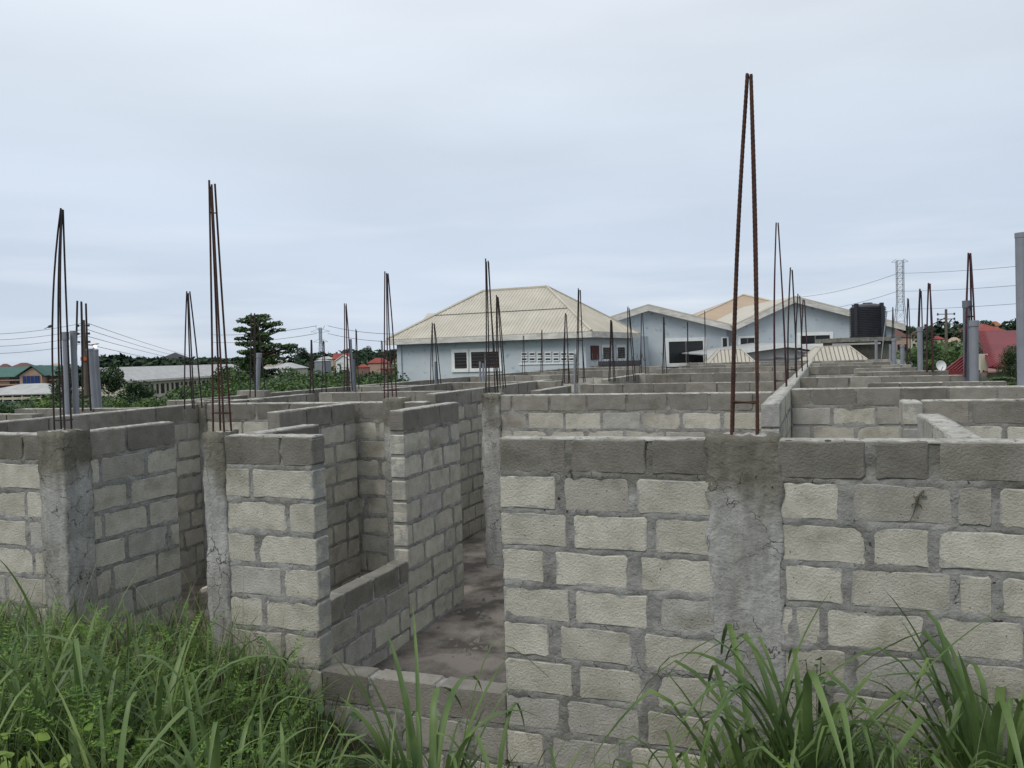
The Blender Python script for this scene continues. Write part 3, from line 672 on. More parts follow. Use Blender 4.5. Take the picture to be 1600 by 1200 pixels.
pipe('tall pale pipe left of the wide one below the tower', 1397, 566, 1397, 529, .06, cap=True)
pipe('thin pipe right beside the tall pale pipe below the tower', 1391, 565, 1391, 538, .036)
pipe('narrow pipe below the water tank slab', 1369, 564, 1369, 531, .045, cap=True)
#MORE

# ------------------------------------------------------------------ building kit
def place(px, D, zg):               # ground point at bearing px (row irrelevant) and distance D
    p = at(px, 560, D); return Vector((p.x, p.y, zg))
def frame_axes(p, ang):             # local axes: u along front (rightwards), v away
    u = (r0*math.cos(ang) - f0*math.sin(ang)); v = (f0*math.cos(ang) + r0*math.sin(ang)); return u, v
def rotz_of(ang): return math.atan2(r0.y, r0.x) - ang
def hip_roof(mb, x0, x1, y0, y1, ze, zr, inset=None, th=.12, ridge=None):
    W, Dp = x1-x0, y1-y0; k = inset if inset is not None else min(W, Dp)/2
    if ridge: a, b, c = ridge                      # explicit (x_left, x_right, y)
    elif W >= Dp: a, b, c = x0+k, x1-k, (y0+y1)/2
    else: a = b = (x0+x1)/2; c = None
    if c is not None:
        A, B = (a, c, zr), (b, c, zr)
        mb.poly([(x0, y0, ze), (x1, y0, ze), B, A], th); mb.poly([(x1, y1, ze), (x0, y1, ze), A, B], th)
        mb.poly([(x1, y0, ze), (x1, y1, ze), B], th); mb.poly([(x0, y1, ze), (x0, y0, ze), A], th)
    else:
        A, B = (a, y0+k, zr), (a, y1-k, zr)
        mb.poly([(x0, y0, ze), (x1, y0, ze), A], th); mb.poly([(x1, y1, ze), (x0, y1, ze), B], th)
        mb.poly([(x1, y0, ze), (x1, y1, ze), B, A], th); mb.poly([(x0, y1, ze), (x0, y0, ze), A, B], th)
def ribs(parent, quad, n, m, h=.022, w_=.05, name='roof_rib', conv=False):
    """raised seams running up a roof plane given as (eave_left, eave_right, top_right, top_left); returns one mesh"""
    a, b, c, d = (Vector(q) for q in quad); nn = (b-a).cross(d-a).normalized(); mb = MB(); up_ = None
    e = (b-a).normalized(); slope = nn.cross(e).normalized()
    if slope.z < 0: slope = -slope
    Lw = (b-a).length
    for i in range(1, n):
        s = Lw*i/n; p = a+e*s
        # height reached before crossing left or right hip, or the ridge
        best = 1e9
        for q0, q1 in ((a, d), (d, c), (c, b)):
            v = q1-q0; M = e.dot(v)*-1
            # solve p+slope*t = q0+v*r in (e,slope) coords
            px_, py_ = (p-a).dot(e), 0.0; qx, qy = (q0-a).dot(e), (q0-a).dot(slope); vx, vy = v.dot(e), v.dot(slope)
            if abs(vx) < 1e-6: continue
            r_ = (px_-qx)/vx
            if -1e-6 <= r_ <= 1+1e-6:
                t = qy+vy*r_
                if t > .02: best = min(best, t)
        if best > 1e8: continue
        q = p+slope*best
        side = e*w_/2; u_ = nn*h
        b0 = len(mb.v); mb.v += [tuple(p-side), tuple(p+side), tuple(q+side), tuple(q-side), tuple(p-side*.5+u_), tuple(p+side*.5+u_), tuple(q+side*.5+u_), tuple(q-side*.5+u_)]
        mb.f += [(b0+4, b0+5, b0+6, b0+7), (b0, b0+4, b0+7, b0+3), (b0+1, b0+2, b0+6, b0+5), (b0, b0+1, b0+5, b0+4)]
    o = mb.build(name, m, parent); o['kind'] = 'stuff' if n > 300 else 'part'; del o['kind']; return o
def window(parent, x0, x1, z0, z1, y=0, face=-1, panes=1, louvre=False, fw_=.09, side=None, frame_m=None, bars=False, glass=None):
    """white surround, dark pane, mullions; on the plane y of the parent (or on plane x when side is given)"""
    def bx(mb, a, b, c, d, dep0, dep1):
        lo, hi = sorted((y+face*dep0, y+face*dep1))
        if side is None: mb.box(a, b, lo, hi, c, d)
        else: mb.box(lo, hi, a, b, c, d)
    mb = MB(); bx(mb, x0-fw_, x1+fw_, z1, z1+fw_, -.05, .05); bx(mb, x0-fw_, x1+fw_, z0-fw_, z0, -.05, .07); bx(mb, x0-fw_, x0, z0, z1, -.05, .05); bx(mb, x1, x1+fw_, z0, z1, -.05, .05)
    w_ = mb.build('window', frame_m or m_white, parent)
    mb = MB(); bx(mb, x0, x1, z0, z1, -.03, .012); mb.build('pane', glass or m_glass, w_)
    if louvre:
        n = int((z1-z0)/.14); mb = MB()
        for i in range(n): z = z0+(z1-z0)*(i+.5)/n; bx(mb, x0+.02, x1-.02, z-.03, z+.015, .012, .035)
        mb.build('louvres', m_louvre, w_)
    if panes > 1 or bars:
        mb = MB(); k = panes if not bars else max(3, int((x1-x0)/.16))
        for i in range(1, k): x = x0+(x1-x0)*i/k; g = .03 if not bars else .012; bx(mb, x-g, x+g, z0, z1, .012, .03)
        if bars:
            for i in range(1, 5): z = z0+(z1-z0)*i/5; bx(mb, x0, x1, z-.012, z+.012, .031, .045)
        mb.build('mullion', m_frame, w_)
    return w_
BG = 'houses in the valley and on the far slopes'
def house(label, pxl, pxr, y_eave, y_ridge, y_base, D, wall_m, roof_m, ang=0, dep=None, hip=True, win=3, group=BG, storeys=1, cat='house', zg=None, gable_front=False):
    """far house surveyed by the bearings of its two front corners, its eave, ridge and foot rows"""
    pxc = (pxl+pxr)/2; W = (pxr-pxl)/F*D; dep = dep or W*.7
    ze = at(pxc, y_eave, D).z; zr = at(pxc, y_ridge, D+dep/2).z; zb = at(pxc, y_base, D).z
    p = at(pxc, 560, D)
    gz = min(zb, ground_z(p.x, p.y))-.3
    root = empty('house', (p.x, p.y, gz), rotz_of(ang)); tag(root, label, cat, group)
    ze -= gz; zr -= gz; hw = W/2; ov = .05*W if W < 12 else .5
    MB().box(-hw+ov, hw-ov, ov, dep-ov, 0, ze-.02).build('wall', wall_m, root)
    mb = MB()
    if gable_front:
        mb.poly([(-hw, 0, ze), (0, 0, zr), (0, dep, zr), (-hw, dep, ze)][::-1], .15); mb.poly([(0, 0, zr), (hw, 0, ze), (hw, dep, ze), (0, dep, zr)][::-1], .15)
        MB().poly([(-hw+ov, ov+.02, ze-.1), (hw-ov, ov+.02, ze-.1), (0, ov+.02, zr-.25)], .15).build('gable', wall_m, root)
    elif hip: hip_roof(mb, -hw, hw, 0, dep, ze, zr)
    else:
        mb.poly([(-hw, 0, ze), (hw, 0, ze), (hw, dep/2, zr), (-hw, dep/2, zr)], .15); mb.poly([(hw, dep, ze), (-hw, dep, ze), (-hw, dep/2, zr), (hw, dep/2, zr)], .15)
        for sx in (-1, 1): MB().poly([(sx*(hw-ov), ov, ze-.1), (sx*(hw-ov), dep-ov, ze-.1), (sx*(hw-ov), dep/2, zr-.2)], .12).build('gable', wall_m, root)
    mb.build('roof', roof_m, root)
    H = ze/storeys
    for s in range(storeys):
        for i in range(win):
            x = -hw+ov+(W-2*ov)*(i+.5)/win; ww = (W-2*ov)/win*.28; zc = ze-H*(s+.5)+.1; hh = min(.65, H*.27)
            MB().box(x-ww, x+ww, ov-.06, ov+.02, zc-hh, zc+hh).build('window', m_glass, root)
    return root

# ------------------------------------------------------------------ hipped pale blue house
CX = at(925, 560, 37.0); ang = R(25.8)
B1 = empty('blue_house', (CX.x, CX.y, 0), rotz_of(ang)); tag(B1, 'pale blue house with a beige hipped metal roof and louvred windows', 'house')
# local frame: corner of the eave at origin, x to the right along the front, y away
W1, D1, E1, RG = 10.9, 7.3, 3.69, 6.10
MB().box(-W1+.45, -.45, .45, D1+3, 0, E1-.12).build('wall', m_blue, B1)
MB().box(-W1+.36, -W1+.60, .36, .52, 0, E1-.13).build('corner_pilaster', m_blue, B1)
mb = MB(); hip_roof(mb, -W1, 0, 0, D1, E1, RG, inset=3.65, th=.06); rf = mb.build('roof', m_roofb, B1)
k = 3.65
ribs(rf, ((-W1, 0, E1), (0, 0, E1), (-k, k, RG), (-W1+k, k, RG)), 62, m_roofb, name='roof_rib')
ribs(rf, ((0, 0, E1), (0, D1, E1), (-k, k, RG), (-k, k, RG)), 40, m_roofb, name='roof_rib')
MB().tube([(0, 0, E1+.03), (-k, k, RG+.03)], .07, 5).tube([(-k, k, RG+.03), (-W1+k, k, RG+.03)], .07, 5).tube([(-W1, 0, E1+.03), (-W1+k, k, RG+.03)], .07, 5).tube([(0, D1, E1+.03), (-k, k, RG+.03)], .07, 5).build('ridge_cap', m_roofb, rf)
# sheet overlap line half way up
s_ = .48; MB().tube([(-W1+k*s_, k*s_, E1+(RG-E1)*s_+.03), (-k*s_, k*s_, E1+(RG-E1)*s_+.03)], .022, 4).build('sheet_lap', m_frame, rf)
# rear wing roof showing over the left hip and behind the right hip
def l1(px, row, D):
    q = at(px, row, D)-CX; u_, v_ = frame_axes(None, ang); return (q.dot(u_), q.dot(v_), at(px, row, D).z)
MB().poly([l1(659, 502, 48.5), l1(720, 502, 47), l1(704, 488.5, 48), l1(668, 489.5, 49.5)], .08).build('rear_roof', m_roofb, B1)
mb = MB(); mb.box(-W1-.04, .04, -.05, -.005, E1-.27, E1-.02); mb.box(.005, .05, -.05, D1, E1-.27, E1-.02); mb.box(-W1-.05, -W1-.005, 0, D1, E1-.27, E1-.02)
mb.build('fascia', m_fascia, B1)
MB().box(-W1, 0, 0, .45, E1-.14, E1-.10).box(-.45, 0, .45, D1, E1-.14, E1-.10).build('soffit', m_white, B1)
def fx1(px, yy=.45):                 # bearing -> local x on the front wall plane of the blue house
    best = None
    for i in range(-1200, 300):
        x = i/100; u_, v_ = frame_axes(None, ang); q = CX + u_*x + v_*yy; L, D = camco(q.x, q.y)
        if 800+L/D*F >= px: return x
def fz1(px, row, yy=.45):
    x = fx1(px, yy); u_, v_ = frame_axes(None, ang); q = CX+u_*x+v_*yy; return zat(px, row, q.x, q.y)
for a, b, pn in ((712, 731, 1), (738, 781, 2)):
    window(B1, fx1(a), fx1(b), fz1(760, 575), fz1(760, 549.5), .45, louvre=True, panes=pn, fw_=.17)
for rw, row in enumerate((553, 561)):
    for i in range(7):
        px = 821+i*12.3; x = fx1(px); z = fz1(px, row+.15*(6-i)*0)
        v = MB().box(x-.15, x+.15, .40, .46, z-.10, z+.10).build('vent_block', m_white, B1)
        MB().box(x-.12, x+.12, .385, .41, z-.035, z+.035).build('slot', m_glass, v)
MB().box(fx1(815)-.1, fx1(905), .405, .455, fz1(860, 569), fz1(860, 567)).build('ledge', m_white, B1)
MB().tube([(fx1(902), .38, 0), (fx1(902), .38, fz1(902, 545))], .035, 8).build('drain_pipe', m_white, B1)
# right end wall: shutter and two barred windows
def sy(px):
    for i in range(0, 900):
        y = i/100; u_, v_ = frame_axes(None, ang); q = CX+u_*(-.45)+v_*y; L, D = camco(q.x, q.y)
        if 800+L/D*F >= px: return y
def sz(px, row): y = sy(px); u_, v_ = frame_axes(None, ang); q = CX+u_*(-.45)+v_*y; return zat(px, row, q.x, q.y)
MB().box(-.46, -.40, sy(924), sy(936), sz(930, 562), sz(930, 540)).build('shutter', m_brown, B1)
for a, b in ((942, 955), (965, 977)): window(B1, sy(a), sy(b), sz(950, 561), sz(950, 543), -.45, face=1, side=1, bars=True, fw_=.14)

# ------------------------------------------------------------------ gabled pale blue house behind, to the right
G = at(1147, 560, 46.5); G1 = empty('gabled_house', (G.x, G.y, 0), rotz_of(0)); tag(G1, 'pale blue house with two broad white-edged gables and a wide dark window', 'house')
def gx_(px, D=46.5): return (px-1147)/F*D
def gz_(px, row, dd=0):
    q = G + r0*gx_(px, 46.5+dd) + f0*dd; return zat(px, row, q.x, q.y)
def gable(xl, xa, xr, zl, za, zr_, y, dep, nm):
    # wall below the rakes, sitting .5 back from the verge
    MB().poly([(xl+.0, y+.5, 0), (xr, y+.5, 0), (xr, y+.5, zr_-.15), (xa, y+.5, za-.18), (xl, y+.5, zl-.15)], .25).build('wall', m_blue, G1)
    rf = MB().poly([(xl-.35, y, zl-.1), (xa, y, za), (xa, y+dep, za), (xl-.35, y+dep, zl-.1)][::-1], .07).poly([(xa, y, za), (xr+.35, y, zr_-.1), (xr+.35, y+dep, zr_-.1), (xa, y+dep, za)][::-1], .07).build('roof', m_roofb, G1)
    f_ = MB()
    for (a, za_), (b, zb_) in (((xl-.35, zl-.1), (xa, za)), ((xa, za), (xr+.35, zr_-.1))):
        f_.poly([(a, y-.03, za_-.3), (b, y-.03, zb_-.3), (b, y-.03, zb_-.01), (a, y-.03, za_-.01)], .05)
    f_.build('barge_board', m_fascia, G1)
vz = gz_(1147, 507)
gable(gx_(885), gx_(1015), gx_(1140), vz-.15, gz_(1015, 477), vz, 0, 9, 'left')
gable(gx_(1152), gx_(1240), gx_(1400), vz, gz_(1240, 465), gz_(1400, 506), -.4, 10, 'right')
MB().box(gx_(1131), gx_(1160), .1+.6, 3, 0, vz-.3).build('recess_wall', m_blue, G1)
zb_, zt_ = gz_(1075, 567), gz_(1075, 533)
window(G1, gx_(1048), gx_(1102), zb_, zt_, .5, panes=2, fw_=.2)
window(G1, gx_(1133), gx_(1140), gz_(1136, 545), gz_(1136, 528), .5, fw_=.08)
window(G1, gx_(1158), gx_(1180), gz_(1170, 545), gz_(1170, 528), .1, panes=2, fw_=.12)
window(G1, gx_(1252), gx_(1298), gz_(1275, 537), gz_(1275, 524), .1, panes=2, fw_=.18)
window(G1, gx_(985), gx_(995), gz_(990, 572), gz_(990, 536), .5, fw_=.12, bars=True)
T0 = at(1163, 560, 60); PZ = zat(1163, 461, T0.x, T0.y); EZ = zat(1163, 500, T0.x, T0.y)
mb = MB(); w3 = 6.2; q0 = Vector((gx_(1163, 60)+ (0), 13.0, 0))
ax_, ay_ = (T0-G).dot(r0), (T0-G).dot(f0)
P_ = (ax_, ay_, PZ); c4 = [(ax_-5.6, ay_-5.2, EZ-.3), (ax_+5.6, ay_-5.2, EZ-.3), (ax_+5.6, ay_+5, EZ-.3), (ax_-5.6, ay_+5, EZ-.3)]
for i in range(4): mb.poly([c4[i], c4[(i+1) % 4], P_], .08)
rr_ = mb.build('rear_hip_roof', m_rooft, G1); MB().tube([(ax_-.0, ay_-0, PZ+.03), c4[1]], .09, 5).tube([P_, c4[0]], .09, 5).build('ridge_cap', m_roofb, rr_)
MB().box(ax_-5, ax_+5, ay_-4.6, ay_+4.5, 0, EZ-.35).build('rear_wall', m_blue, G1)
# ------------------------------------------------------------------ carport, hut roofs, tank
p = at(1230, 560, 40.5); cp = empty('carport', (p.x, p.y, 0), rotz_of(0)); tag(cp, 'low grey metal roofed carport with a white edge before the gabled house', 'carport')
hx = lambda px: (px-1230)/F*40.5
zA, zB, zC = zat(1230, 536, p.x, p.y), at(1105, 554, 40.5).z, at(1425, 566, 40.5).z
mb = MB(); K = 10; arc = []
for i in range(K+1):
    t = i/K; arc.append((hx(1105)*(1-t), zB+(zA-zB)*t**.95))
for i in range(1, K+1):
    t = i/K; arc.append((hx(1425)*t, zC+(zA-zC)*(1-t**1.15)))
for (a, za_), (b, zb2) in zip(arc, arc[1:]): mb.poly([(a, 0, za_), (b, 0, zb2), (b, 6, zb2+.1), (a, 6, za_+.1)], .05)
rf = mb.build('roof', m_roofg, cp)
mb = MB()
for (a, za_), (b, zb2) in zip(arc, arc[1:]): mb.poly([(a, -.03, za_-.2), (b, -.03, zb2-.2), (b, -.03, zb2+.02), (a, -.03, za_+.02)], .04)
mb.build('edge_board', m_white, cp)
def under(x):
    for (a, za_), (b, zb2) in zip(arc, arc[1:]):
        if a <= x <= b: return za_+(zb2-za_)*(x-a)/(b-a)
    return 2
wa, wb = hx(1156), hx(1292)
wl = MB().poly([(wa, .3, 0), (wb, .3, 0), (wb, .3, under(wb)-.32), (hx(1250), .3, under(hx(1250))-.34), (hx(1250), .3, under(hx(1250))-.06), (hx(1230), .3, under(hx(1230))-.06), (wa, .3, under(wa)-.06)], .05).build('corrugated_wall', m_roofg, cp)
mb = MB(); [mb.box(wa, wb, .26, .30, z*.09, z*.09+.04) for z in range(8, 25)]; mb.build('corrugation', m_steel, wl)
for px in (1112, 1200, 1300, 1400): MB().box(hx(px)-.06, hx(px)+.06, .2, .32, 0, 2.0 if px < 1350 else 1.5).build('post', m_steel, cp)
def hut(label, pl, pr, yb, tl, tr, yt, D):
    p = at((pl+pr)/2, 560, D); r_ = empty('small_hut', (p.x, p.y, 0), rotz_of(R(8))); tag(r_, label, 'hut')
    W = (pr-pl)/F*D; w2 = (tr-tl)/F*D; ze = zat((pl+pr)/2, yb, p.x, p.y); zt = zat((tl+tr)/2, yt, p.x, p.y)
    MB().box(-W/2+.15, W/2-.15, .15, W*.9, 0, ze).build('wall', m_cream, r_)
    mb = MB(); d = W; k_ = (W-w2)/2
    c0 = [(-W/2, 0, ze), (W/2, 0, ze), (W/2, d, ze), (-W/2, d, ze)]; c1 = [(-w2/2, k_, zt), (w2/2, k_, zt), (w2/2, d-k_, zt), (-w2/2, d-k_, zt)]
    for i in range(4): j = (i+1) % 4; mb.poly([c0[i], c0[j], c1[j], c1[i]], .05)
    mb.poly(c1, .05); rf = mb.build('roof', m_roofb, r_)
    ribs(rf, (c0[0], c0[1], c1[1], c1[0]), 13, m_frame, h=.03, w_=.03); 
    mb = MB(); [mb.tube([c0[i], c1[i]], .04, 5) for i in range(4)]; mb.tube(c1+[c1[0]], .03, 5); mb.build('ridge_cap', m_roofb, rf)
hut('small beige hipped roof just left of the big rusty bars', 1105, 1183, 571, 1125, 1158, 546, 37)
hut('small beige hipped roof below the black water tank', 1268, 1353, 563, 1287, 1329, 541, 36)
p = at(1357, 560, 40); tz = zat(1357, 527, p.x, p.y)
stn = empty('tank_stand', (p.x, p.y, 0), rotz_of(0)); tag(stn, 'dark concrete room with a slab roof carrying the black water tank', 'tank stand')
MB().box(-1.2, 1.15, 0, 2.6, 0, tz-.2).build('wall', m_conc, stn); MB().box(-1.5, 1.4, -.4, 2.9, tz-.2, tz-.0).build('slab', m_mortar, stn)
MB().box(-1.9, .2, -.9, -.42, tz-.34, tz-.26).build('tin_sheet', m_roofg, stn)
tk = empty('water_tank', (p.x, p.y+0, tz), 0); tk.location = p + f0*1.0 + r0*.42; tk.location.z = tz; tag(tk, 'ribbed black plastic water tank on the concrete slab', 'water tank')
R_ = .84; zt = at(1357, 473, 41).z-tz
prof = [(R_*.97, 0)]
for i in range(17): z = .05+(zt-.28)*i/17; q = (zt-.28)/17; prof += [(R_, z), (R_, z+q*.5), (R_*.93, z+q*.62), (R_*.93, z+q*.9)]
prof += [(R_*.97, zt-.23), (R_*.8, zt-.14), (R_*.45, zt-.06), (R_*.28, zt-.05), (R_*.26, zt-.0), (.02, zt+.01)]
MB().lathe(prof, 32).build('tank_body', m_tank, tk)
for i in range(4):
    a = R(20)+i*math.pi/2+.5; c_, s2 = math.cos(a), math.sin(a)
    mb = MB().box(R_*.9, R_*1.015, -.10, .10, .02, zt-.05); o = mb.build('strap_rib', m_tank, tk); o.rotation_euler.z = a
# ------------------------------------------------------------------ boundary wall with coiled wire before the blue house
p = at(958, 560, 33); zb3 = zat(958, 577, p.x, p.y); zt3 = zat(958, 566, p.x, p.y)
bw = empty('boundary_wall', (p.x, p.y, 0), rotz_of(R(20))); tag(bw, 'dark weathered boundary wall topped with coiled wire beside the blue house', 'boundary wall')
MB().box(-.95, 1.05, 0, .15, 0, zt3-.12).build('core', m_mortar, bw)
for k in range(3):
    for i in range(4):
        b = inst('block', random.choice(FAR['full']), bw, (-.72+i*.48+(.2 if k % 2 else 0)-.05, .07, zt3-.28-k*CH)); b.color = tone(0, 0)
MB().box(-.6, 1.1, -.04, .19, zt3-.12, zt3+.05).build('coping_board', m_roofdk, bw)
co = []
for i in range(220): t = i/220; a = t*2*math.pi*11; co.append((-.9+2.2*t, .07+.17*math.cos(a), zt3+.18+.16*math.sin(a)))
MB().tube(co, .009, 3).build('coiled_wire', m_wire, bw)

# ------------------------------------------------------------------ schools and far houses
def school_long():
    a = at(197, 592, 118); b = at(372, 575, 158); u = (b-a); u.z = 0; Lg = u.length*1.18; rz = math.atan2(u.y, u.x)
    zg = ground_z(a.x, a.y)-.3; r_ = empty('school_building', (a.x, a.y, zg), rz); tag(r_, 'long cream two-storey school building with a pale grey roof and rows of windows', 'school')
    ze = a.z-zg-.2; dep = 9; ov = .6; zr = ze+1.9
    MB().box(0, Lg, 0, dep, 0, ze).build('wall', m_cream, r_)
    MB().poly([(-ov, -ov, ze-.1), (Lg+ov, -ov, ze-.1), (Lg+ov, dep/2, zr), (-ov, dep/2, zr)], .12).poly([(Lg+ov, dep+ov, ze-.1), (-ov, dep+ov, ze-.1), (-ov, dep/2, zr), (Lg+ov, dep/2, zr)], .12).build('roof', m_roofg, r_)
    MB().poly([(-.02, 0, ze), (-.02, dep/2, zr-.15), (-.02, dep, ze)], .1).build('gable', m_cream, r_)
    MB().box(-ov, Lg+ov, -ov-.06, -ov, ze-.35, ze-.05).build('fascia', m_fascia, r_)
    MB().box(-.3, Lg, -.35, 0, ze-3.25, ze-3.0).build('ledge', m_cream, r_)
    n = int(Lg/1.6)
    for s in range(2):
        for i in range(n):
            x = .9+i*1.6; ww = .55 if i % 3 else .95; z1 = ze-.8-s*3.2
            MB().box(x-ww*.6, x+ww*.5, -.06, .02, z1-1.5, z1).build('window', m_glass, r_)
    MB().box(-.06, .03, 4, 5, ze-2.6, ze-1.4).build('end_window', m_glass, r_)
school_long()
def school_green():
    p = at(48, 560, 150); zg = ground_z(p.x, p.y)-.5; r_ = empty('school_building', (p.x, p.y, zg), rotz_of(R(-4)))
    tag(r_, 'three-storey peach school with a green roof and blue glazed stair bay at the left edge', 'school')
    hx = lambda px: (px-48)/F*150; hz = lambda px, row: at(px, row, 150).z-zg
    ze = hz(48, 586)
    MB().box(hx(-60), hx(95), 0, 9, 0, ze).build('wall', m_brick, r_)
    mb = MB(); mb.poly([(hx(-60), -.8, ze-.2), (hx(97), -.8, ze-.2), (hx(93), 5, ze+1.6), (hx(-60), 5, ze+1.6)], .15); mb.poly([(hx(97), 10, ze), (hx(-60), 10, ze), (hx(-60), 5, ze+1.6), (hx(93), 5, ze+1.6)], .15); mb.build('roof', m_roofgr, r_)
    # gabled bay
    x0, x1, xa = hx(36), hx(76), hx(59)
    MB().box(x0+.4, x1-.4, -2.2, 0, 0, ze).build('bay_wall', m_peach, r_)
    MB().poly([(x0+.4, -2.22, ze), (x1-.4, -2.22, ze), (xa, -2.22, ze+1.35)], .1).build('gable', m_peach, r_)
    MB().poly([(x0-.2, -2.6, ze-.25), (xa, -2.6, ze+1.6), (xa, 5, ze+1.6), (x0-.2, 3, ze-.1)][::-1], .12).poly([(xa, -2.6, ze+1.6), (x1+.2, -2.6, ze-.25), (x1+.2, 3, ze-.1), (xa, 5, ze+1.6)][::-1], .12).build('bay_roof', m_roofgr, r_)
    g = MB().box(hx(44.5), hx(69), -2.35, -2.2, hz(57, 603), hz(57, 587)).build('glazing', m_bglass, r_)
    mb = MB(); [mb.box(hx(44.5)+i*.7-.03, hx(44.5)+i*.7+.03, -2.4, -2.35, hz(57, 603), hz(57, 587)) for i in range(1, 4)]; mb.build('mullion', m_frame, g)
    MB().box(hx(0), hx(15), -.1, 0, hz(5, 601), hz(5, 588)).build('peach_panel', m_peach, r_)
    for row in (591, 598, 605):
        MB().box(hx(-55), hx(36), -.55, 0, hz(30, row+2.6)-.1, hz(30, row+2.6)+.1).build('balcony_slab', m_peach, r_)
        MB().box(hx(76), hx(94), -.55, 0, hz(85, row+2.6)-.1, hz(85, row+2.6)+.1).build('balcony_slab', m_peach, r_)
        for a, b in ((-50, -38), (-30, -20), (-14, -5), (1, 8), (16, 22), (24, 29), (79, 84), (86, 91)):
            MB().box(hx(a), hx(b), -.08, .02, hz(30, row+1.4), hz(30, row-1.6)).build('window', m_glass if a != 1 else m_bglass, r_)
    return r_
school_green()
def low_school():
    p = at(30, 560, 85); zg = ground_z(p.x, p.y)-.4; r_ = empty('low_classroom_block', (p.x, p.y, zg), rotz_of(R(6)))
    tag(r_, 'low classroom block with a pale grey roof in front of the green roofed school', 'school')
    hx = lambda px: (px-30)/F*85; hz = lambda px, row: at(px, row, 85).z-zg
    ze = hz(30, 616); zr = hz(30, 601)
    MB().box(hx(-60), hx(74), 1.6, 7, 0, ze).build('wall', m_brick, r_)
    mb = MB(); hip_roof(mb, hx(-70), hx(80), 0, 8.5, ze, zr, inset=3.6, th=.1); mb.build('roof', m_roofg, r_)
    MB().box(hx(-60), hx(76), .1, .3, ze-.55, ze-.3).box(hx(-60), hx(76), .1, .3, ze-1.35, ze-1.15).build('rail', m_cream, r_)
    for px in range(-50, 78, 16): MB().box(hx(px)-.07, hx(px)+.07, .12, .28, 0, ze-.02).build('post', m_cream, r_)
    MB().box(hx(-60), hx(70), 1.55, 1.6, ze-1.5, ze-.5).build('dark_opening', m_glass, r_)
    return r_
low_school()
p = at(20, 560, 70); zg = ground_z(p.x, p.y)-.3; hz = at(20, 629, 70).z-zg
o = MB().box(-3, 3.2, 0, .2, 0, hz).build('fence_panel', m_teal); root = empty('teal_fence', (p.x, p.y, zg), rotz_of(0)); o.parent = root; tag(root, 'teal painted fence below the low classroom block', 'fence')
MB().box(-3.05, 3.25, -.03, .23, hz, hz+.08).build('coping', m_teal, root)

house('dark twin-peaked roof house standing above the palm treeline', 246, 286, 561, 551, 570, 300, m_peach, m_roofdk, dep=9)
house('brown roofed house on the left horizon, leftmost', -6, 13, 574, 568.5, 579, 260, m_peach, m_roofbr)
house('dull maroon roofed house on the left horizon beside the red gable', 15, 46, 573, 567, 578, 250, m_brick, m_roofbr)
house('small bright red gable roof behind the green roofed school', 53, 67, 577, 571, 580, 240, m_peach, m_roofr2, gable_front=True)
house('cream house on the left horizon behind the tall bar cage', 71, 94, 574, 568, 580, 250, m_cream, m_rooft)
house('cream bungalow with a flat looking pale green roof right of the tiered tree', 417, 463, 576, 567, 584, 130, m_cream, m_roofg, dep=8, win=5)
house('long pale bungalow among the trees left of the tiered tree trunk', 377, 434, 585, 573.5, 596, 95, m_cream, m_roofg, dep=7, win=5)
house('pink two-storey hotel far behind the tiered tree', 410, 434, 555, 551, 562, 360, m_peach, m_roofbr, win=6, storeys=2)
house('small white roofed house right of the tiered tree', 442, 459, 565, 560, 571, 230, m_cream, m_white)
house('pale long wall house under the tiered tree', 408, 438, 565, 560.5, 572, 200, m_cream, m_roofg)
house('orange walled house near the left pylon', 470, 487, 557, 552, 563, 300, m_rooforange, m_roofbr)
house('bluish shed below the left pylon', 490, 507, 564, 562, 573, 150, m_steel, m_roofg, dep=6, win=0)
house('cream house left of the red gable', 494, 521, 561, 557, 566, 260, m_cream, m_roofg, win=4)
house('house with a broad red roof in the valley centre', 519, 546, 561, 552, 566, 240, m_peach, m_roofr2, hip=False)
house('white gabled roof in the valley centre', 523, 549, 564, 555, 568, 225, m_white, m_white, gable_front=True, win=1)
house('pink walled house with a crimson roof left of the blue house', 573, 607, 567, 559, 574, 170, m_peach, m_roofr2, win=3, gable_front=False)
house('low red roof below the crimson roofed house', 556, 576, 574, 569.5, 578, 150, m_brick, m_roofr2)
house('red brown wall house partly hidden behind the bar cage left of the blue house', 593, 612, 576, 573, 586, 130, m_roofr2, m_roofbr)
house('cream house at the foot of the blue house corner', 612, 628, 565, 561, 572, 220, m_cream, m_roofbr)
house('maroon roofed house right of the water tank', 1389, 1423, 527, 513, 538, 170, m_peach, m_roofbr, dep=10)
house('brown roofed house low between the tower and the pole', 1424, 1450, 527, 517, 538, 190, m_cream, m_roofbr)
house('red roofed house behind the dark green tree', 1456, 1478, 530, 525, 537, 150, m_cream, m_roofr2)
house('cream house with rusty roof on the hillside left of the big red roof', 1484, 1506, 534, 527, 540, 140, m_cream, m_rooft)
house('tan roofed house high on the right hillside', 1489, 1510, 513, 509, 519, 280, m_peach, m_rooft)
house('broad brown roofed house on the right hillside', 1528, 1574, 517, 506, 526, 200, m_peach, m_roofr2, dep=12)
house('orange roofed house on top of the right hillside', 1549, 1568, 509, 502, 515, 260, m_peach, m_rooforange)
house('pale house on the right hillside left of the utility pole', 1452, 1470, 521, 516, 526, 260, m_cream, m_rooforange)

# red roofed neighbour at the right
p = at(1560, 560, 30); zg = ground_z(p.x, p.y)-.2; ang2 = R(-28)
rh = empty('red_roof_house', (p.x, p.y, zg), rotz_of(0)); tag(rh, 'neighbour house with a large maroon ribbed metal roof at the right edge', 'house')
hx = lambda px, D=30: ((px-800)*D/F)-((1560-800)*30/F); hz = lambda px, row, D=30: at(px, row, D).z-zg
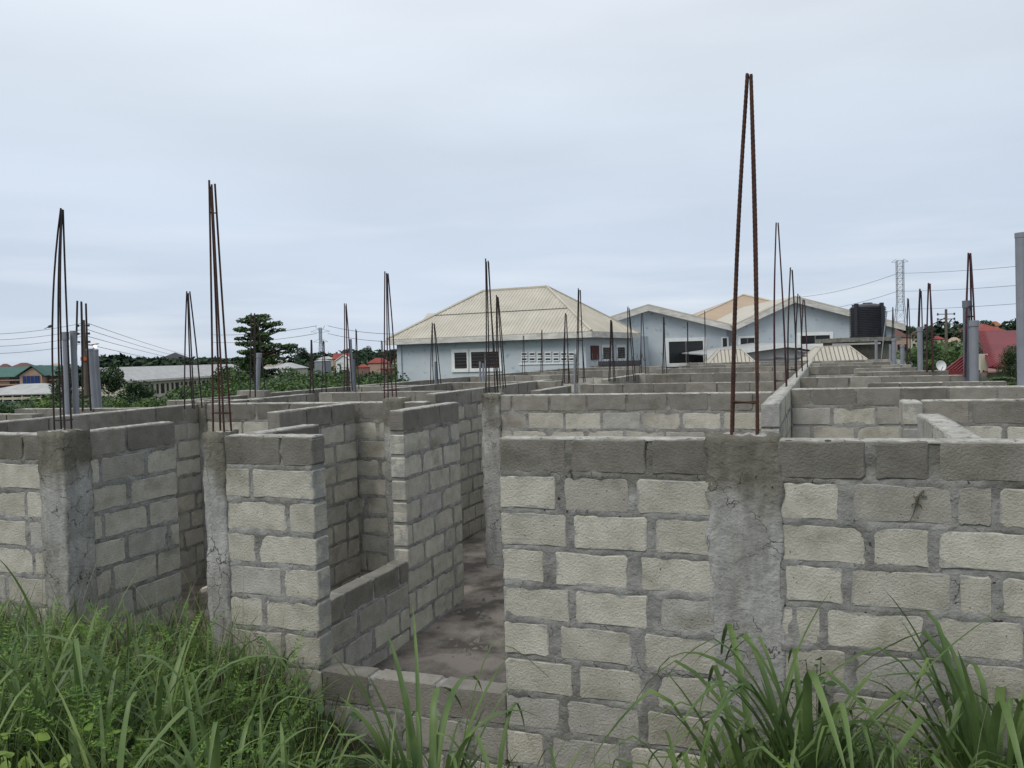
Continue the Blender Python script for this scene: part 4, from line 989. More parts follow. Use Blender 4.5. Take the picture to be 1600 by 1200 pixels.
# main roof plane faces the viewer: eave from (1480,581) up to ridge (1528..1600,517)
A_ = (hx(1528, 31), 1.0, hz(1528, 518, 31)); B_ = (hx(1640, 31), 1.0, hz(1640, 514, 31)); C_ = (hx(1690, 27), -3.0, hz(1690, 590, 27)); D_ = (hx(1545, 27), -3.0, hz(1565, 572, 27))
mr_ = MB().poly([D_, C_, B_, A_], .06).build('roof', m_roofr, rh)
ribs(mr_, (D_, C_, B_, A_), 26, m_roofr, h=.05, w_=.05)
E_ = (hx(1474, 29), -1.0, hz(1474, 578, 29)); F__ = (hx(1542, 28), -2.0, hz(1542, 581, 28)); G_ = (hx(1540, 30.5), .5, hz(1540, 546, 30.5)); H_ = (hx(1513, 30.5), .5, hz(1513, 549, 30.5))
m2 = MB().poly([E_, F__, G_, H_], .06).build('lower_roof', m_roofr, rh)
ribs(m2, (E_, F__, G_, H_), 12, m_roofr, h=.05, w_=.05)
MB().poly([(E_[0], E_[1]-.02, E_[2]-.18), (F__[0], F__[1]-.02, F__[2]-.18), (F__[0], F__[1]-.02, F__[2]), (E_[0], E_[1]-.02, E_[2])], .04).build('fascia', m_roofr, rh)
MB().box(hx(1494, 30), hx(1700, 30), .3, 6, 0, hz(1520, 584)).build('wall', m_brick, rh)
MB().box(hx(1535, 28), hx(1546, 28), -1.9, -1.6, 0, hz(1540, 553, 28)).build('column', m_cream, rh)
MB().box(hx(1546, 28), hx(1690, 28), -1.6, -1.4, 0, hz(1560, 583, 28)).build('veranda_wall', m_cream, rh)

# satellite dish
p = at(1470, 577, 24); zg = ground_z(p.x, p.y); sdh = empty('satellite_dish', (p.x, p.y, zg-.1)); tag(sdh, 'round white satellite dish on a post below the utility pole', 'satellite dish')
cz = at(1470, 571, 24).z-zg+.1; V = []; Fc = []
for i in range(7):
    for j in range(20):
        a = 2*math.pi*j/20; r_ = .155*i/6*1.0; V.append((r_*math.cos(a), -.06*(1-(i/6)**2)*-1, r_*math.sin(a)))
for i in range(6):
    for j in range(20): Fc.append((i*20+j, i*20+(j+1) % 20, (i+1)*20+(j+1) % 20, (i+1)*20+j))
o = mk('reflector', V, Fc, m_dish, sdh, smooth=True); o.location = (0, -.1, cz); o.rotation_euler = (R(-12), 0, rotz_of(0)+.1); o.scale = (1, 1, 1)
MB().tube([(0, 0, 0), (0, 0, cz)], .025, 8).build('post', m_steel, sdh); MB().tube([(0, -.1, cz-.14), (.02, -.32, cz-.03)], .01, 5).build('feed_arm', m_steel, sdh)

# ------------------------------------------------------------------ poles, pylons, lines
def pole(label, px, ytop, D, r_=.11, sides=(), m=None):
    p = at(px, 560, D); zg = ground_z(p.x, p.y); zt = zat(px, ytop, p.x, p.y)
    o = empty('utility_pole', (p.x, p.y, zg-.2), rotz_of(0)); tag(o, label, 'utility pole')
    MB().tube([(0, 0, 0), (0, 0, zt-zg+.2)], [r_*1.25, r_*.85], 10).build('post', m or m_wood, o)
    return o, zt-zg+.2, p
o, h, P1_ = pole('brown wooden utility pole with six insulators behind the leaning bars', 132.5, 500, 38, .095)
for i, dz in enumerate((.25, .62, 1.0)):
    for s in (-1, 1):
        MB().tube([(s*.08, 0, h-dz), (s*.26, 0, h-dz)], .015, 5).tube([(s*.24, 0, h-dz-.05), (s*.24, 0, h-dz+.05)], .05, 8).build('insulator', m_wire, o)
MB().box(-.13, .13, -.13, .13, h-1.85, h-1.68).build('orange_band', m_orange, o)
o, h2, P2_ = pole('grey green utility pole between the dark tree and the red roof', 1479, 483, 42, .07)
for dz in (.25, .5, .75):
    MB().tube([(-.45, 0, h2-dz), (.45, 0, h2-dz)], .02, 5).tube([(-.42, 0, h2-dz-.06), (-.42, 0, h2-dz+.06)], .04, 6).tube([(.42, 0, h2-dz-.06), (.42, 0, h2-dz+.06)], .04, 6).build('crossarm', m_wire, o)
p = at(60, 560, 46); 
def wire(label, pts, D0, D1, r_=.009, sag=0.0, group='overhead wires'):
    P = []
    (xa, ya), (xb, yb) = pts; A, B = at(xa, ya, D0), at(xb, yb, D1)
    for i in range(17): t = i/16; q = A.lerp(B, t); q.z -= sag*4*t*(1-t); P.append(q)
    o = MB().tube([q-A for q in P], r_, 4).build('overhead_wire', m_wire); o.location = A; tag(o, label, 'wire', group); return o
for i, (y0_, y1_, yl) in enumerate(((505, 556, 521), (515, 560, 530), (525.5, 562, 540), (537, 566, 551))):
    nm = ('top', 'second', 'third', 'lowest')[i]
    wire(f'{nm} wire sagging to the right from the brown wooden pole', ((137 if i < 3 else 133, y0_), (330, y1_+4)), 38, 150, .012, .4)
    wire(f'{nm} wire running left from the brown wooden pole out of the picture', ((128, y0_), (-40, yl+2)), 38, 34, .008, .12)
for i, (ya, ym, yb) in enumerate(((457, 427, 412), (480, 455, 443), (497, 483, 472))):
    nm = ('top', 'middle', 'lowest')[i]
    wire(f'{nm} power line between the lattice tower and the right edge', ((1404, ym), (1720, yb-9)), 300, 150, .045, .6)
    wire(f'{nm} power line from the lattice tower down behind the gabled house', ((1403, ym), (1230, ya+8)), 300, 420, .065, 2.0)
wire('thin line from the utility pole toward the tower foot', ((1476, 497), (1395, 527)), 42, 110, .03, .3)
for i, yy in enumerate((509, 521)):
    wire(('upper', 'lower')[i]+' faint power line left of the far pylon', ((495, yy), (330, yy+14)), 500, 700, .13, 2)
    wire(('upper', 'lower')[i]+' faint power line between the far pylon and the blue house', ((512, yy), (660, yy+12)), 500, 420, .12, 2)
def bird():
    A = at(78, 510, 36.6); o = MB().lathe([(.005, -.13), (.05, -.06), (.065, 0), (.05, .07), (.03, .11), (.01, .15)], 10).build('bird', m_wire); o.location = A; o.rotation_euler = (0, R(70), rotz_of(0)); 
    MB().poly([(0, -.05, -.1), (0, .05, -.1), (0, .03, -.26), (0, -.03, -.26)], .01).build('tail', m_wire, o)
    tag(o, 'small dark bird perched on the top wire left of the leftmost bar cage', 'bird')
bird()
def lattice(label, px, ytop, ykink, D, wtop, wbase, zbase_row, cat='pylon', arms=(), vhead=False, m=None):
    p = at(px, 560, D); zg = ground_z(p.x, p.y)-.5; zt = zat(px, ytop, p.x, p.y)-zg; zk = zat(px, ykink, p.x, p.y)-zg
    o = empty('lattice_tower', (p.x, p.y, zg), rotz_of(R(12))); tag(o, label, cat)
    wt = wtop/F*D/2; wb = wbase/F*D/2; th = .0006*D*.5
    leg = lambda z: wt if z >= zk else wb+(wt-wb)*(z/zk)
    lv = [0, zk*.35, zk*.62, zk*.83, zk]; n = int((zt-zk)/(wt*2.0))+1; lv += [zk+(zt-zk)*i/n for i in range(1, n+1)]
    for sx in (-1, 1):
        for sy_ in (-1, 1): MB().tube([(sx*leg(z), sy_*leg(z), z) for z in (0, zk, zt)], th, 4).build('leg', m or m_steel, o)
    mb = MB()
    for a, b in zip(lv, lv[1:]):
        la, lb = leg(a), leg(b)
        for q in range(4):
            c1_, s1_ = ((1, 1), (-1, 1), (-1, -1), (1, -1))[q], ((-1, 1), (-1, -1), (1, -1), (1, 1))[q]
            mb.tube([(c1_[0]*la, c1_[1]*la, a), (s1_[0]*lb, s1_[1]*lb, b)], th*.6, 3); mb.tube([(s1_[0]*la, s1_[1]*la, a), (c1_[0]*lb, c1_[1]*lb, b)], th*.6, 3); mb.tube([(c1_[0]*lb, c1_[1]*lb, b), (s1_[0]*lb, s1_[1]*lb, b)], th*.6, 3)
    mb.build('bracing', m or m_steel, o)
    for row, half in arms:
        z = zat(px, row, p.x, p.y)-zg; hl = half/F*D
        for s in (-1, 1): MB().tube([(s*wt, 0, z+.0035*D), (s*hl, 0, z)], th*.8, 3).tube([(s*wt, 0, z-.001*D), (s*hl, 0, z)], th*.8, 3).build('crossarm', m or m_steel, o)
    if vhead:
        for s in (-1, 1): MB().tube([(0, 0, zt-.006*D), (s*.0062*D, 0, zt+.0023*D)], th, 3).build('peak', m or m_steel, o)
    return o
lattice('tall slender lattice tower right of the water tank', 1408, 407, 472, 300, 9.5, 24, 560, arms=((409, 12),))
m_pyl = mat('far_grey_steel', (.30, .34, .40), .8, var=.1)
lattice('far transmission pylon with a forked head above the valley', 502, 512, 535, 480, 3.5, 9, 570, arms=((518, 16), (534, 12)), vhead=True, m=m_pyl)
# lit lamp between the poles
p = at(148, 541, 40); zg = ground_z(p.x, p.y); ln = empty('street_lamp', (p.x, p.y, zg), rotz_of(0)); tag(ln, 'lit lamp with a small flat hood above the leaning grey pipes', 'lamp')
hz_ = p.z-zg; MB().tube([(-.1, .1, 0), (-.1, .1, hz_+.05)], .03, 6).build('post', m_steel, ln); MB().poly([(-.24, -.12, hz_+.07), (.15, -.12, hz_+.13), (.15, .14, hz_+.13), (-.24, .14, hz_+.07)], .03).build('hood', m_wood, ln)
MB().lathe([(.01, -.06), (.06, -.04), (.075, 0), (.05, .04), (.02, .05)], 12).build('bulb', m_lamp, ln, loc=(.02, 0, hz_))

# ------------------------------------------------------------------ trees
def leaf_mesh(centers, radii, dens, size, m, flat=1.0, shell=.55):
    """leaf-sized faces scattered through clumps; centers Nx3, radii Nx3"""
    V = []; 
    for c, r_ in zip(centers, radii):
        n = max(6, int(dens*(r_[0]*r_[1]+r_[0]*r_[2])))
        d = rng.normal(size=(n, 3)); d /= np.linalg.norm(d, axis=1)[:, None]
        rad = shell+(1.02-shell)*rng.random(n)**.6; pts = np.array(c)+d*rad[:, None]*np.array(r_)
        nr = d+rng.normal(size=(n, 3))*.75+np.array([0, 0, .5*flat]); nr /= np.linalg.norm(nr, axis=1)[:, None]
        a = np.cross(nr, rng.normal(size=(n, 3))); a /= np.linalg.norm(a, axis=1)[:, None]; b = np.cross(nr, a)
        s = size*(.55+.8*rng.random(n))[:, None]
        V.append(np.stack([pts-a*s, pts-b*s*.55, pts+a*s, pts+b*s*.55], 1))
    V = np.concatenate(V).reshape(-1, 3); nq = len(V)//4
    me = bpy.data.meshes.new('crown'); me.vertices.add(len(V)); me.vertices.foreach_set('co', V.ravel())
    me.loops.add(len(V)); me.loops.foreach_set('vertex_index', np.arange(len(V))); me.polygons.add(nq)
    me.polygons.foreach_set('loop_start', np.arange(0, len(V), 4)); me.update(calc_edges=True); me.validate(); me.materials.append(m); return me
def crown_clumps(W, H, n, zc, seed, cone=0):
    r_ = np.random.default_rng(seed); C_, R2 = [], []
    for i in range(n):
        a = r_.random()*6.28; q = math.sqrt(r_.random()); z = r_.uniform(-1, 1); lim = math.sqrt(max(.05, 1-z*z)) if not cone else (1-(z+1)/2*.9)
        C_.append((math.cos(a)*q*lim*W*.4, math.sin(a)*q*lim*W*.4, zc+z*H*.36)); s = r_.uniform(.16, .27)
        R2.append((W*s, W*s, H*s*.8))
    return C_, R2
def tree_proto(W, H, m, dens, size, seed, trunk=.3, n=14, cone=0):
    c_, r_ = crown_clumps(W, H*(1-trunk*.5), n, H*(.5+trunk*.3), seed, cone); cm = leaf_mesh(c_, r_, dens, size, m)
    mb = MB(); mb.tube([(0, 0, -.3), (.02*H, 0, H*.3), (0, .02*H, H*.75)], [W*.035, W*.028, W*.012], 7)
    for i in range(5): x_, y_, z_ = c_[i]; mb.tube([(0, 0, H*.35+i*.03*H), (x_*.5, y_*.5, (H*.35+z_)*.5+.05*H), (x_, y_, z_)], [W*.018, W*.012, W*.006], 5)
    tm = bpy.data.meshes.new('trunk'); tm.from_pydata(mb.v, [], mb.f); tm.materials.append(m_bark); return cm, tm
def tree(label, px, ytop, D, Wpx, protos, H=None, group='trees and bushes on the valley side', name='tree', ybase=None, cat='tree', px_w=None):
    p = at(px, 560, D); zg = ground_z(p.x, p.y); zt = zat(px, ytop, p.x, p.y); H_ = zt-zg if ybase is None else zt-zat(px, ybase, p.x, p.y)
    if ybase is not None: zg = zt-H_
    W_ = Wpx/F*D; cm, tm = random.choice(protos)
    o = empty(name, (p.x, p.y, zg), random.random()*6.28); tag(o, label, cat, group)
    W_ *= 1.15; Hc = min(H_, W_*1.15) if not name == 'conical' else H_
    inst('crown', cm, o, (0, 0, H_-Hc), sc=(W_, W_, Hc)); inst('trunk', tm, o, sc=(W_, W_, H_)); return o
PR_D = [tree_proto(1, 1, m_leafd, 2600, .034, s, .25) for s in (1, 2)]
PR_M = [tree_proto(1, 1, m_leafm, 2600, .034, s, .2) for s in (3, 4, 5)]
PR_B = [tree_proto(1, 1, m_leafb, 2600, .034, s, .12) for s in (6, 7)]
PR_F = [tree_proto(1, 1, m_leaff, 900, .055, s, .2, n=9) for s in (8, 9, 10)]
PR_C = [tree_proto(1, 1, m_leafd, 2600, .022, 12, .1, n=22, cone=1)]
# tiered tree
p = at(403, 560, 62); zg = ground_z(p.x, p.y); tt = empty('tiered_tree', (p.x, p.y, zg), rotz_of(0)); tag(tt, 'tall dark tree with flat layered tiers of branches, alone against the sky', 'tree')
s62 = 62/F; hz = lambda row: zat(403, row, p.x, p.y)-zg
cs, rs_ = [], []; tr = MB(); tr.tube([(0, 0, -.3), (.1, 0, hz(560)), (-.05, .1, hz(520)), (.05, 0, hz(497))], [.3, .2, .12, .04], 7)
for row, xl, xr in ((494, 390, 418), (500, 384, 428), (507, 392, 442), (515, 372, 400), (517, 412, 442), (523, 384, 424), (529, 372, 404), (531, 402, 420), (538, 380, 432), (543, 400, 460), (549, 372, 424), (552, 430, 458), (558, 368, 410), (563, 380, 436), (572, 366, 400), (582, 374, 432), (592, 366, 420)):
    n_ = max(2, int((xr-xl)/8))
    for i in range(n_):
        x_ = (xl+(xr-xl)*(i+.5)/n_-403)*s62; y_ = random.uniform(-1.3, 1.3)*(.6 if row < 510 else 1); z_ = hz(row+random.uniform(-1.5, 1.5))
        cs.append((x_, y_, z_)); rr2 = random.uniform(.25, .5); rs_.append((rr2*1.15, rr2*1.15, rr2*(.42 if row < 560 else .8)))
        tr.tube([(0, 0, z_-.5-abs(x_)*.15), (x_*.6, y_*.6, z_-.3), (x_, y_, z_-.05)], [.07, .05, .02], 4)
o = inst('crown', leaf_mesh(cs, rs_, 420, .11, m_leafm, flat=2), tt); tr.build('trunk', m_bark, tt)
TR = [('dark spreading tree right of the leaning grey pipes', 166, 566, 42, 46, PR_D), ('dark tree behind the two upright grey pipes', 108, 566, 44, 50, PR_D),
      ('small rounded tree in front of the long school building, left', 213, 592, 55, 46, PR_D), ('bushy tree before the middle of the long school building', 292, 596, 50, 56, PR_M),
      ('tall bushy tree at the right end of the long school building', 352, 572, 48, 60, PR_M), ('leafy tree at the foot of the tiered tree, left side', 378, 577, 40, 42, PR_B), ('leafy tree at the foot of the tiered tree, right side', 436, 590, 45, 50, PR_M),
      ('bright bush above the wall head, left of the bar cages', 72, 621, 26, 50, PR_B), ('dark bush at the far left above the wall head', 5, 626, 26, 50, PR_D), ('low bright bush between the upright pipes and the left edge', 40, 634, 27, 40, PR_B),
      ('bright green bush right of the leaning pipes', 190, 618, 30, 50, PR_B), ('second bright bush right of the leaning pipes', 232, 612, 30, 56, PR_B), ('third bright bush, below the school windows', 270, 622, 28, 40, PR_M),
      ('bush before the second tall bar cage', 318, 606, 34, 56, PR_B), ('dense bush left of the capped pipe stub', 372, 604, 30, 50, PR_M), ('dark bushes mass below the bungalow', 455, 572, 78, 50, PR_M),
      ('dark bush below the far pylon', 480, 596, 52, 60, PR_D), ('round bush beside the green field', 525, 590, 50, 50, PR_M), ('dark tree left of the crimson roofed house', 568, 580, 60, 44, PR_D),
      ('bush before the pink walled house', 600, 582, 46, 40, PR_D), ('dark tree against the blue house corner', 620, 575, 52, 26, PR_D), ('dark tree right of the pink hotel', 470, 545, 260, 30, PR_F),
      ('rounded dark tree on the far ridge left of the blue house', 574, 538, 380, 17, PR_F), ('dark tree on the far ridge right of the rounded one', 617, 547, 300, 34, PR_F)]
for l_, px, yt, D, wpx, pr in TR: tree(l_, px, yt, D, wpx, pr)
TR2 = [('dense dark green tree right of the maroon bars', 1467, 531, 37, 58, PR_M), ('bushy green shrub at the left foot of the dense green tree', 1432, 551, 37, 34, PR_M), ('tree on the hillside left of the utility pole', 1446, 518, 150, 40, PR_F),
       ('dark tree on the hillside above the cream house', 1500, 512, 190, 36, PR_F), ('tree crest behind the maroon roofed house', 1425, 512, 240, 30, PR_F), ('dark tree crest at the right edge above the red roof', 1592, 500, 210, 40, PR_F),
       ('dark tree on the hill crest left of the brown roofed house', 1516, 508, 230, 30, PR_F), ('tree over the brown roofed house on the hill', 1540, 502, 240, 24, PR_F)]
for l_, px, yt, D, wpx, pr in TR2: tree(l_, px, yt, D, wpx, pr)
tree('dark conical shrub at the right edge before the red roof', 1582, 538, 17, 46, PR_C, ybase=606)
tree('low leafy weeds below the conical shrub', 1560, 588, 15, 60, PR_B, ybase=606, cat='bush', name='bush')
tree('low leafy bush under the thick pale pipe, right side', 1450, 560, 32, 44, PR_B, ybase=590, cat='bush', name='bush')
# far woods and scrub that read as one mass
def mass(name, label, n, gen, m, size, dens):
    cs, rs_ = [], []
    for i in range(n):
        c_, r_ = gen(); 
        if c_ is None: continue
        cs.append(c_); rs_.append(r_)
    me = leaf_mesh(cs, rs_, dens, size, m); o = inst(name, me); tag(o, label, kind='stuff'); return o
def wood():
    while True:
        u_ = random.uniform(-500, 2300); D = random.uniform(230, 520)
        p = at(u_, 560, D)
        s = random.uniform(3.0, 6.5); z = ground_z(p.x, p.y)
        hmax = 3.5 if u_ < 700 else 3.6
        k = random.random()
        if 480 < u_ < 640 and D < 300 and k < .6: continue
        return (p.x, p.y, z+s*.55), (s, s, s*random.uniform(.7, 1.0)*hmax/4)
mass('far_woods', 'dark belt of far trees along the horizon', 1500, wood, m_leaff, 1.15, 3.2)
def scrub():
    u_ = random.uniform(-250, 700); D = random.uniform(60, 230)**1.0; p = at(u_, 560, D)
    if 170 < u_ < 420 and 100 < D < 175: return None, None
    if u_ < 110 and 62 < D < 170 : return None, None
    if 440 < u_ < 600 and 70 < D < 120 and random.random() < .8: return None, None
    s = random.uniform(.8, 2.2)*(1+D/150); z = ground_z(p.x, p.y); return (p.x, p.y, z+s*.3), (s*1.3, s*1.3, s*.8)
mass('valley_scrub', 'scrub and small trees covering the valley floor', 800, scrub, m_leafm, .42, 8)
TOPR = [(-300, 640), (0, 636), (60, 630), (110, 612), (160, 622), (200, 634), (265, 629), (300, 620), (335, 606), (355, 592), (400, 600), (470, 588), (560, 590), (640, 592), (900, 590)]
def toprow(u_):
    for (a, ra), (b, rb) in zip(TOPR, TOPR[1:]):
        if u_ <= b: return ra+(rb-ra)*(u_-a)/(b-a)
    return 590
def scrub_cols(n, d0, d1, smin, smax, extra):
    def it():
        for _ in range(n):
            u_ = random.uniform(-260, 630); D = random.uniform(d0, d1); p = at(u_, 560, D)
            if p.x > -10.8: continue
            zt = at(u_, toprow(u_)+extra+random.uniform(-9, 12), D).z; z = ground_z(p.x, p.y); s = random.uniform(smin, smax)
            k = 0
            while zt-s*.8 > z and k < 3:
                yield (p.x+random.uniform(-.5, .5), p.y+random.uniform(-.5, .5), zt-s*.8), (s*1.1, s*1.1, s*.85); zt -= s*1.1; k += 1
    return it()
def mass_it(name, label, it, m, size, dens):
    L_ = list(it); o = inst(name, leaf_mesh([a for a, b in L_], [b for a, b in L_], dens, size, m)); tag(o, label, kind='stuff')
mass_it('near_scrub', 'tangled bright leafy scrub outside the left side of the walls', scrub_cols(60, 22, 42, .35, .7, 7), m_leafb, .055, 300)
mass_it('mixed_scrub', 'mid green leafy bushes mixed into the scrub left of the walls', scrub_cols(160, 24, 50, .5, 1.1, 1), m_leafm, .065, 200)
mass_it('dark_scrub', 'dark small leaved bushes mixed into the scrub left of the walls', scrub_cols(210, 28, 60, .6, 1.3, -3), m_leafd, .075, 150)
mass_it('middle_scrub', 'darker leafy scrub and small trees in the valley left of the walls', scrub_cols(330, 40, 75, .8, 1.6, -1), m_leafm, .15, 42)
def scrub3():
    u_ = random.uniform(1385, 2200); D = random.uniform(44, 230); p = at(u_, 560, D)
    s = random.uniform(.7, 1.5)*(1+D/200)*(.6 if u_ < 1450 else 1); z = ground_z(p.x, p.y); return (p.x, p.y, z+s*.4), (s*1.3, s*1.3, s)
mass('hill_scrub', 'scrub and gardens on the right hillside', 420, scrub3, m_leafm, .38, 9)
def palms():
    u_ = random.uniform(150, 480); D = random.uniform(215, 300); p = at(u_, 560, D); zt = at(u_, 563-random.uniform(-6, 5)-(4 if 150 < u_ < 200 else 0), D).z; s = random.uniform(2.2, 3.8)
    return (p.x, p.y, zt-s), (s, s, s)
mass('palm_belt', 'dark belt of palms and trees behind the long school building', 330, palms, m_leaff, .9, 6)
# ------------------------------------------------------------------ weeds and grass on the bank
def quads_obj(name, V, m, smooth=False):
    """V: (n,4,3) loose quads or (n,k,2,3) ribbons"""
    if V.ndim == 4:
        n, k = V.shape[:2]; co = V.reshape(-1, 3); i0 = (np.arange(n)[:, None]*k*2 + np.arange(k-1)[None]*2).ravel()
        fc = np.stack([i0, i0+1, i0+3, i0+2], 1)
    else:
        n = len(V); co = V.reshape(-1, 3); fc = np.arange(n*4).reshape(n, 4)
    me = bpy.data.meshes.new(name); me.vertices.add(len(co)); me.vertices.foreach_set('co', np.ascontiguousarray(co).ravel())
    me.loops.add(fc.size); me.loops.foreach_set('vertex_index', fc.ravel().astype(np.int32)); me.polygons.add(len(fc)); me.polygons.foreach_set('loop_start', np.arange(0, fc.size, 4)); me.update(calc_edges=True); me.materials.append(m)
    if smooth: me.shade_smooth()
    return me
def ribbons(base, head, L, w, lean, curl, k=7, kink=None, twist=0):
    """blades: base (n,3); head = heading; lean = start angle from vertical; curl = total bend"""
    n = len(base); P = np.zeros((n, k, 3)); P[:, 0] = base; T_ = np.linspace(0, 1, k)
    ang = lean.copy(); hx_, hy_ = np.cos(head), np.sin(head)
    for i in range(1, k):
        a = lean+curl*(T_[i]**1.7)
        if kink is not None: a = a+np.where(T_[i] > kink[0], kink[1], 0)
        st_ = (L/(k-1))
        P[:, i] = P[:, i-1]+np.stack([np.sin(a)*hx_*st_, np.sin(a)*hy_*st_, np.cos(a)*st_], 1)
    side = np.stack([-hy_, hx_, np.zeros(n)], 1)
    if twist:
        tw = rng.uniform(-twist, twist, n)[:, None]; side = side*np.cos(tw)+np.stack([hx_, hy_, np.zeros(n)], 1)*np.sin(tw)
    prof = np.minimum(1, (1-T_)**.6*1.25)*np.minimum(1, .5+T_*2.5)
    prof[-1] = .04
    W_ = w[:, None]*prof[None]
    return np.stack([P-side[:, None]*W_[..., None]/2, P+side[:, None]*W_[..., None]/2], 2)
def bank_pts(n, xr, yr, dens=None):
    out_ = []
    while len(out_) < n:
        x = random.uniform(*xr); y = random.uniform(*yr)
        if dens is None or random.random() < dens(x, y): out_.append((x, y, ground_z(x, y)+.01))
    return np.array(out_)
def bear(x, y): L, D = camco(x, y); return 800+1300*L/max(D, .3)
def dleft(x, y): return 1-.97*ss((bear(x, y)-400)/110)
def dright(x, y): b = bear(x, y); return (.10+.90*ss((b-1010)/110))*ss((b-470)/60)
def U(a, b, n): return rng.uniform(a, b, n)
FR_ = (2.4, 4.50)
# fine grass
n = 13000; b_ = bank_pts(n, (-9, -1.2), FR_, dleft); V1 = ribbons(b_, U(0, 6.28, n), U(.22, .62, n), U(.0035, .008, n), U(.02, .5, n), U(.1, 1.4, n), k=5)
n = 7500; b_ = bank_pts(n, (-2.4, 3.2), FR_, dright); V2 = ribbons(b_, U(0, 6.28, n), U(.15, .42, n), U(.0035, .008, n), U(.02, .5, n), U(.1, 1.4, n), k=5)
tag(inst('fine_grass', quads_obj('fine_grass', np.concatenate([V1, V2]), m_fine)), 'fine green grass covering the bank in front of the walls', kind='stuff')
# medium blades everywhere
n = 2600; b_ = bank_pts(n, (-9, -1.2), FR_, dleft); V1 = ribbons(b_, U(0, 6.28, n), U(.3, .75, n), U(.012, .034, n), U(.02, .4, n), U(.3, 2.3, n), k=8, twist=.6)
n = 900; b_ = bank_pts(n, (-2.4, 3.2), FR_, dright); V2 = ribbons(b_, U(0, 6.28, n), U(.22, .55, n), U(.010, .024, n), U(.02, .4, n), U(.3, 2.3, n), k=8, twist=.6)
tag(inst('broad_grass', quads_obj('broad_grass', np.concatenate([V1, V2]), m_blade, True)), 'broad bladed green grass growing thickly on the bank', kind='stuff')
# dry thin stems
n = 620; b_ = bank_pts(n, (-9, -2.7), (3.1, 4.5), dleft); V1 = ribbons(b_, U(0, 6.28, n), U(.5, 1.15, n), U(.0022, .0038, n), U(.0, .35, n), U(.1, .9, n), k=8)
n = 120; b_ = bank_pts(n, (-1.5, 3.2), (3.4, 4.5)); V2 = ribbons(b_, U(0, 6.28, n), U(.5, 1.1, n), U(.002, .0035, n), U(.0, .35, n), U(.1, .9, n), k=8)
tag(inst('dry_stems', quads_obj('dry_stems', np.concatenate([V1, V2]), m_straw)), 'thin dry seed stems sticking out of the grass', kind='stuff')
# feathery weed: fronds of paired leaflets
def fronds(b_, L_, lean, head, pairs=16, ll=.030, lw=.008):
    out_ = []
    for i in range(len(b_)):
        h = head[i]; a0 = lean[i]; L = L_[i]; P = Vector(b_[i]); sd_ = Vector((-math.sin(h), math.cos(h), 0)); seg_ = L/pairs
        for k in range(pairs):
            a = a0+1.3*(k/pairs)**1.5; d = Vector((math.sin(a)*math.cos(h), math.sin(a)*math.sin(h), math.cos(a))); Q = P+d*seg_
            if k > 2:
                l_ = ll*math.sin(math.pi*(k+1)/(pairs+2))**.6*(L/.3)**.5
                for s in (-1, 1):
                    v = (sd_*s+d*.45).normalized()*l_; u_ = d*lw
                    out_.append([P, P+v*.5+u_, P+v, P+v*.5-u_*.6])
            out_.append([P-sd_*.0012, P+sd_*.0012, Q+sd_*.0012, Q-sd_*.0012]); P = Q
    return np.array([[tuple(v) for v in q] for q in out_])
n = 2400; b_ = bank_pts(n, (-7.5, -2.2), (2.5, 4.4), dleft); b_[:, 2] += U(.0, .38, n)
V1 = fronds(b_, U(.14, .34, n), U(.1, .9, n), U(0, 6.28, n), pairs=12)
n = 900; b_ = bank_pts(n, (-.9, 2.6), (3.1, 4.45), dright); b_[:, 2] += U(.0, .25, n)
V2 = fronds(b_, U(.14, .30, n), U(.1, .9, n), U(0, 6.28, n), pairs=12)
tag(inst('feathery_weeds', quads_obj('feathery_weeds', np.concatenate([V1, V2]), m_fern)), 'feathery fern-like weeds woven through the grass', kind='stuff')
# low dark undergrowth
n = 9000; b_ = bank_pts(n, (-9, -1.95), (2.4, 4.5), dleft); b_[:, 2] += U(0, .26, n)
n2_ = 3200; b2 = bank_pts(n2_, (-2.4, 3.2), (2.4, 4.5), dright); b2[:, 2] += U(0, .16, n2_); b_ = np.concatenate([b_, b2]); n += n2_
d = rng.normal(size=(n, 3)); d /= np.linalg.norm(d, axis=1)[:, None]; a = np.cross(d, rng.normal(size=(n, 3))); a /= np.linalg.norm(a, axis=1)[:, None]; c_ = np.cross(d, a); s = U(.012, .028, n)[:, None]
tag(inst('undergrowth', quads_obj('undergrowth', np.stack([b_-a*s, b_-c_*s*.6, b_+a*s, b_+c_*s*.6], 1), m_leafd)), 'low dark leafy undergrowth between the grass stems', kind='stuff')
# ---- countable plants: tufts of tall broad grass, each leaf a part
LEAF = []
for i in range(20):
    L = random.uniform(.5, 1.0); w_ = random.uniform(.016, .036); kk = 14; t_ = np.linspace(0, 1, kk)
    curl = random.choice([.35, .6, 1.1, 1.9, 2.3]); lean = random.uniform(.03, .12); kink = (random.uniform(.5, .75), random.choice([0, 0, 1.2, 1.7]))
    v = []; f = []; p_ = np.zeros(3)
    for j in range(kk):
        a = lean+curl*t_[j]**2+(kink[1]*ss((t_[j]-kink[0])/.12))
        if j: p_ = p_+np.array([math.sin(a), 0, math.cos(a)])*L/(kk-1)
        ww = w_*min(1, (1-t_[j])**.55*1.3)*min(1, .45+t_[j]*2.2)/2+.0004
        nx_, nz_ = math.cos(a), -math.sin(a)
        v += [(p_[0]-nx_*ww*.35, -ww, p_[2]-nz_*ww*.35), (p_[0], 0, p_[2]), (p_[0]-nx_*ww*.35, ww, p_[2]-nz_*ww*.35)]
        if j: b0 = (j-1)*3; f += [(b0, b0+1, b0+4, b0+3), (b0+1, b0+2, b0+5, b0+4)]
    me = bpy.data.meshes.new('leaf'); me.from_pydata(v, [], f); me.materials.append(m_blade); me.shade_smooth(); LEAF.append(me)
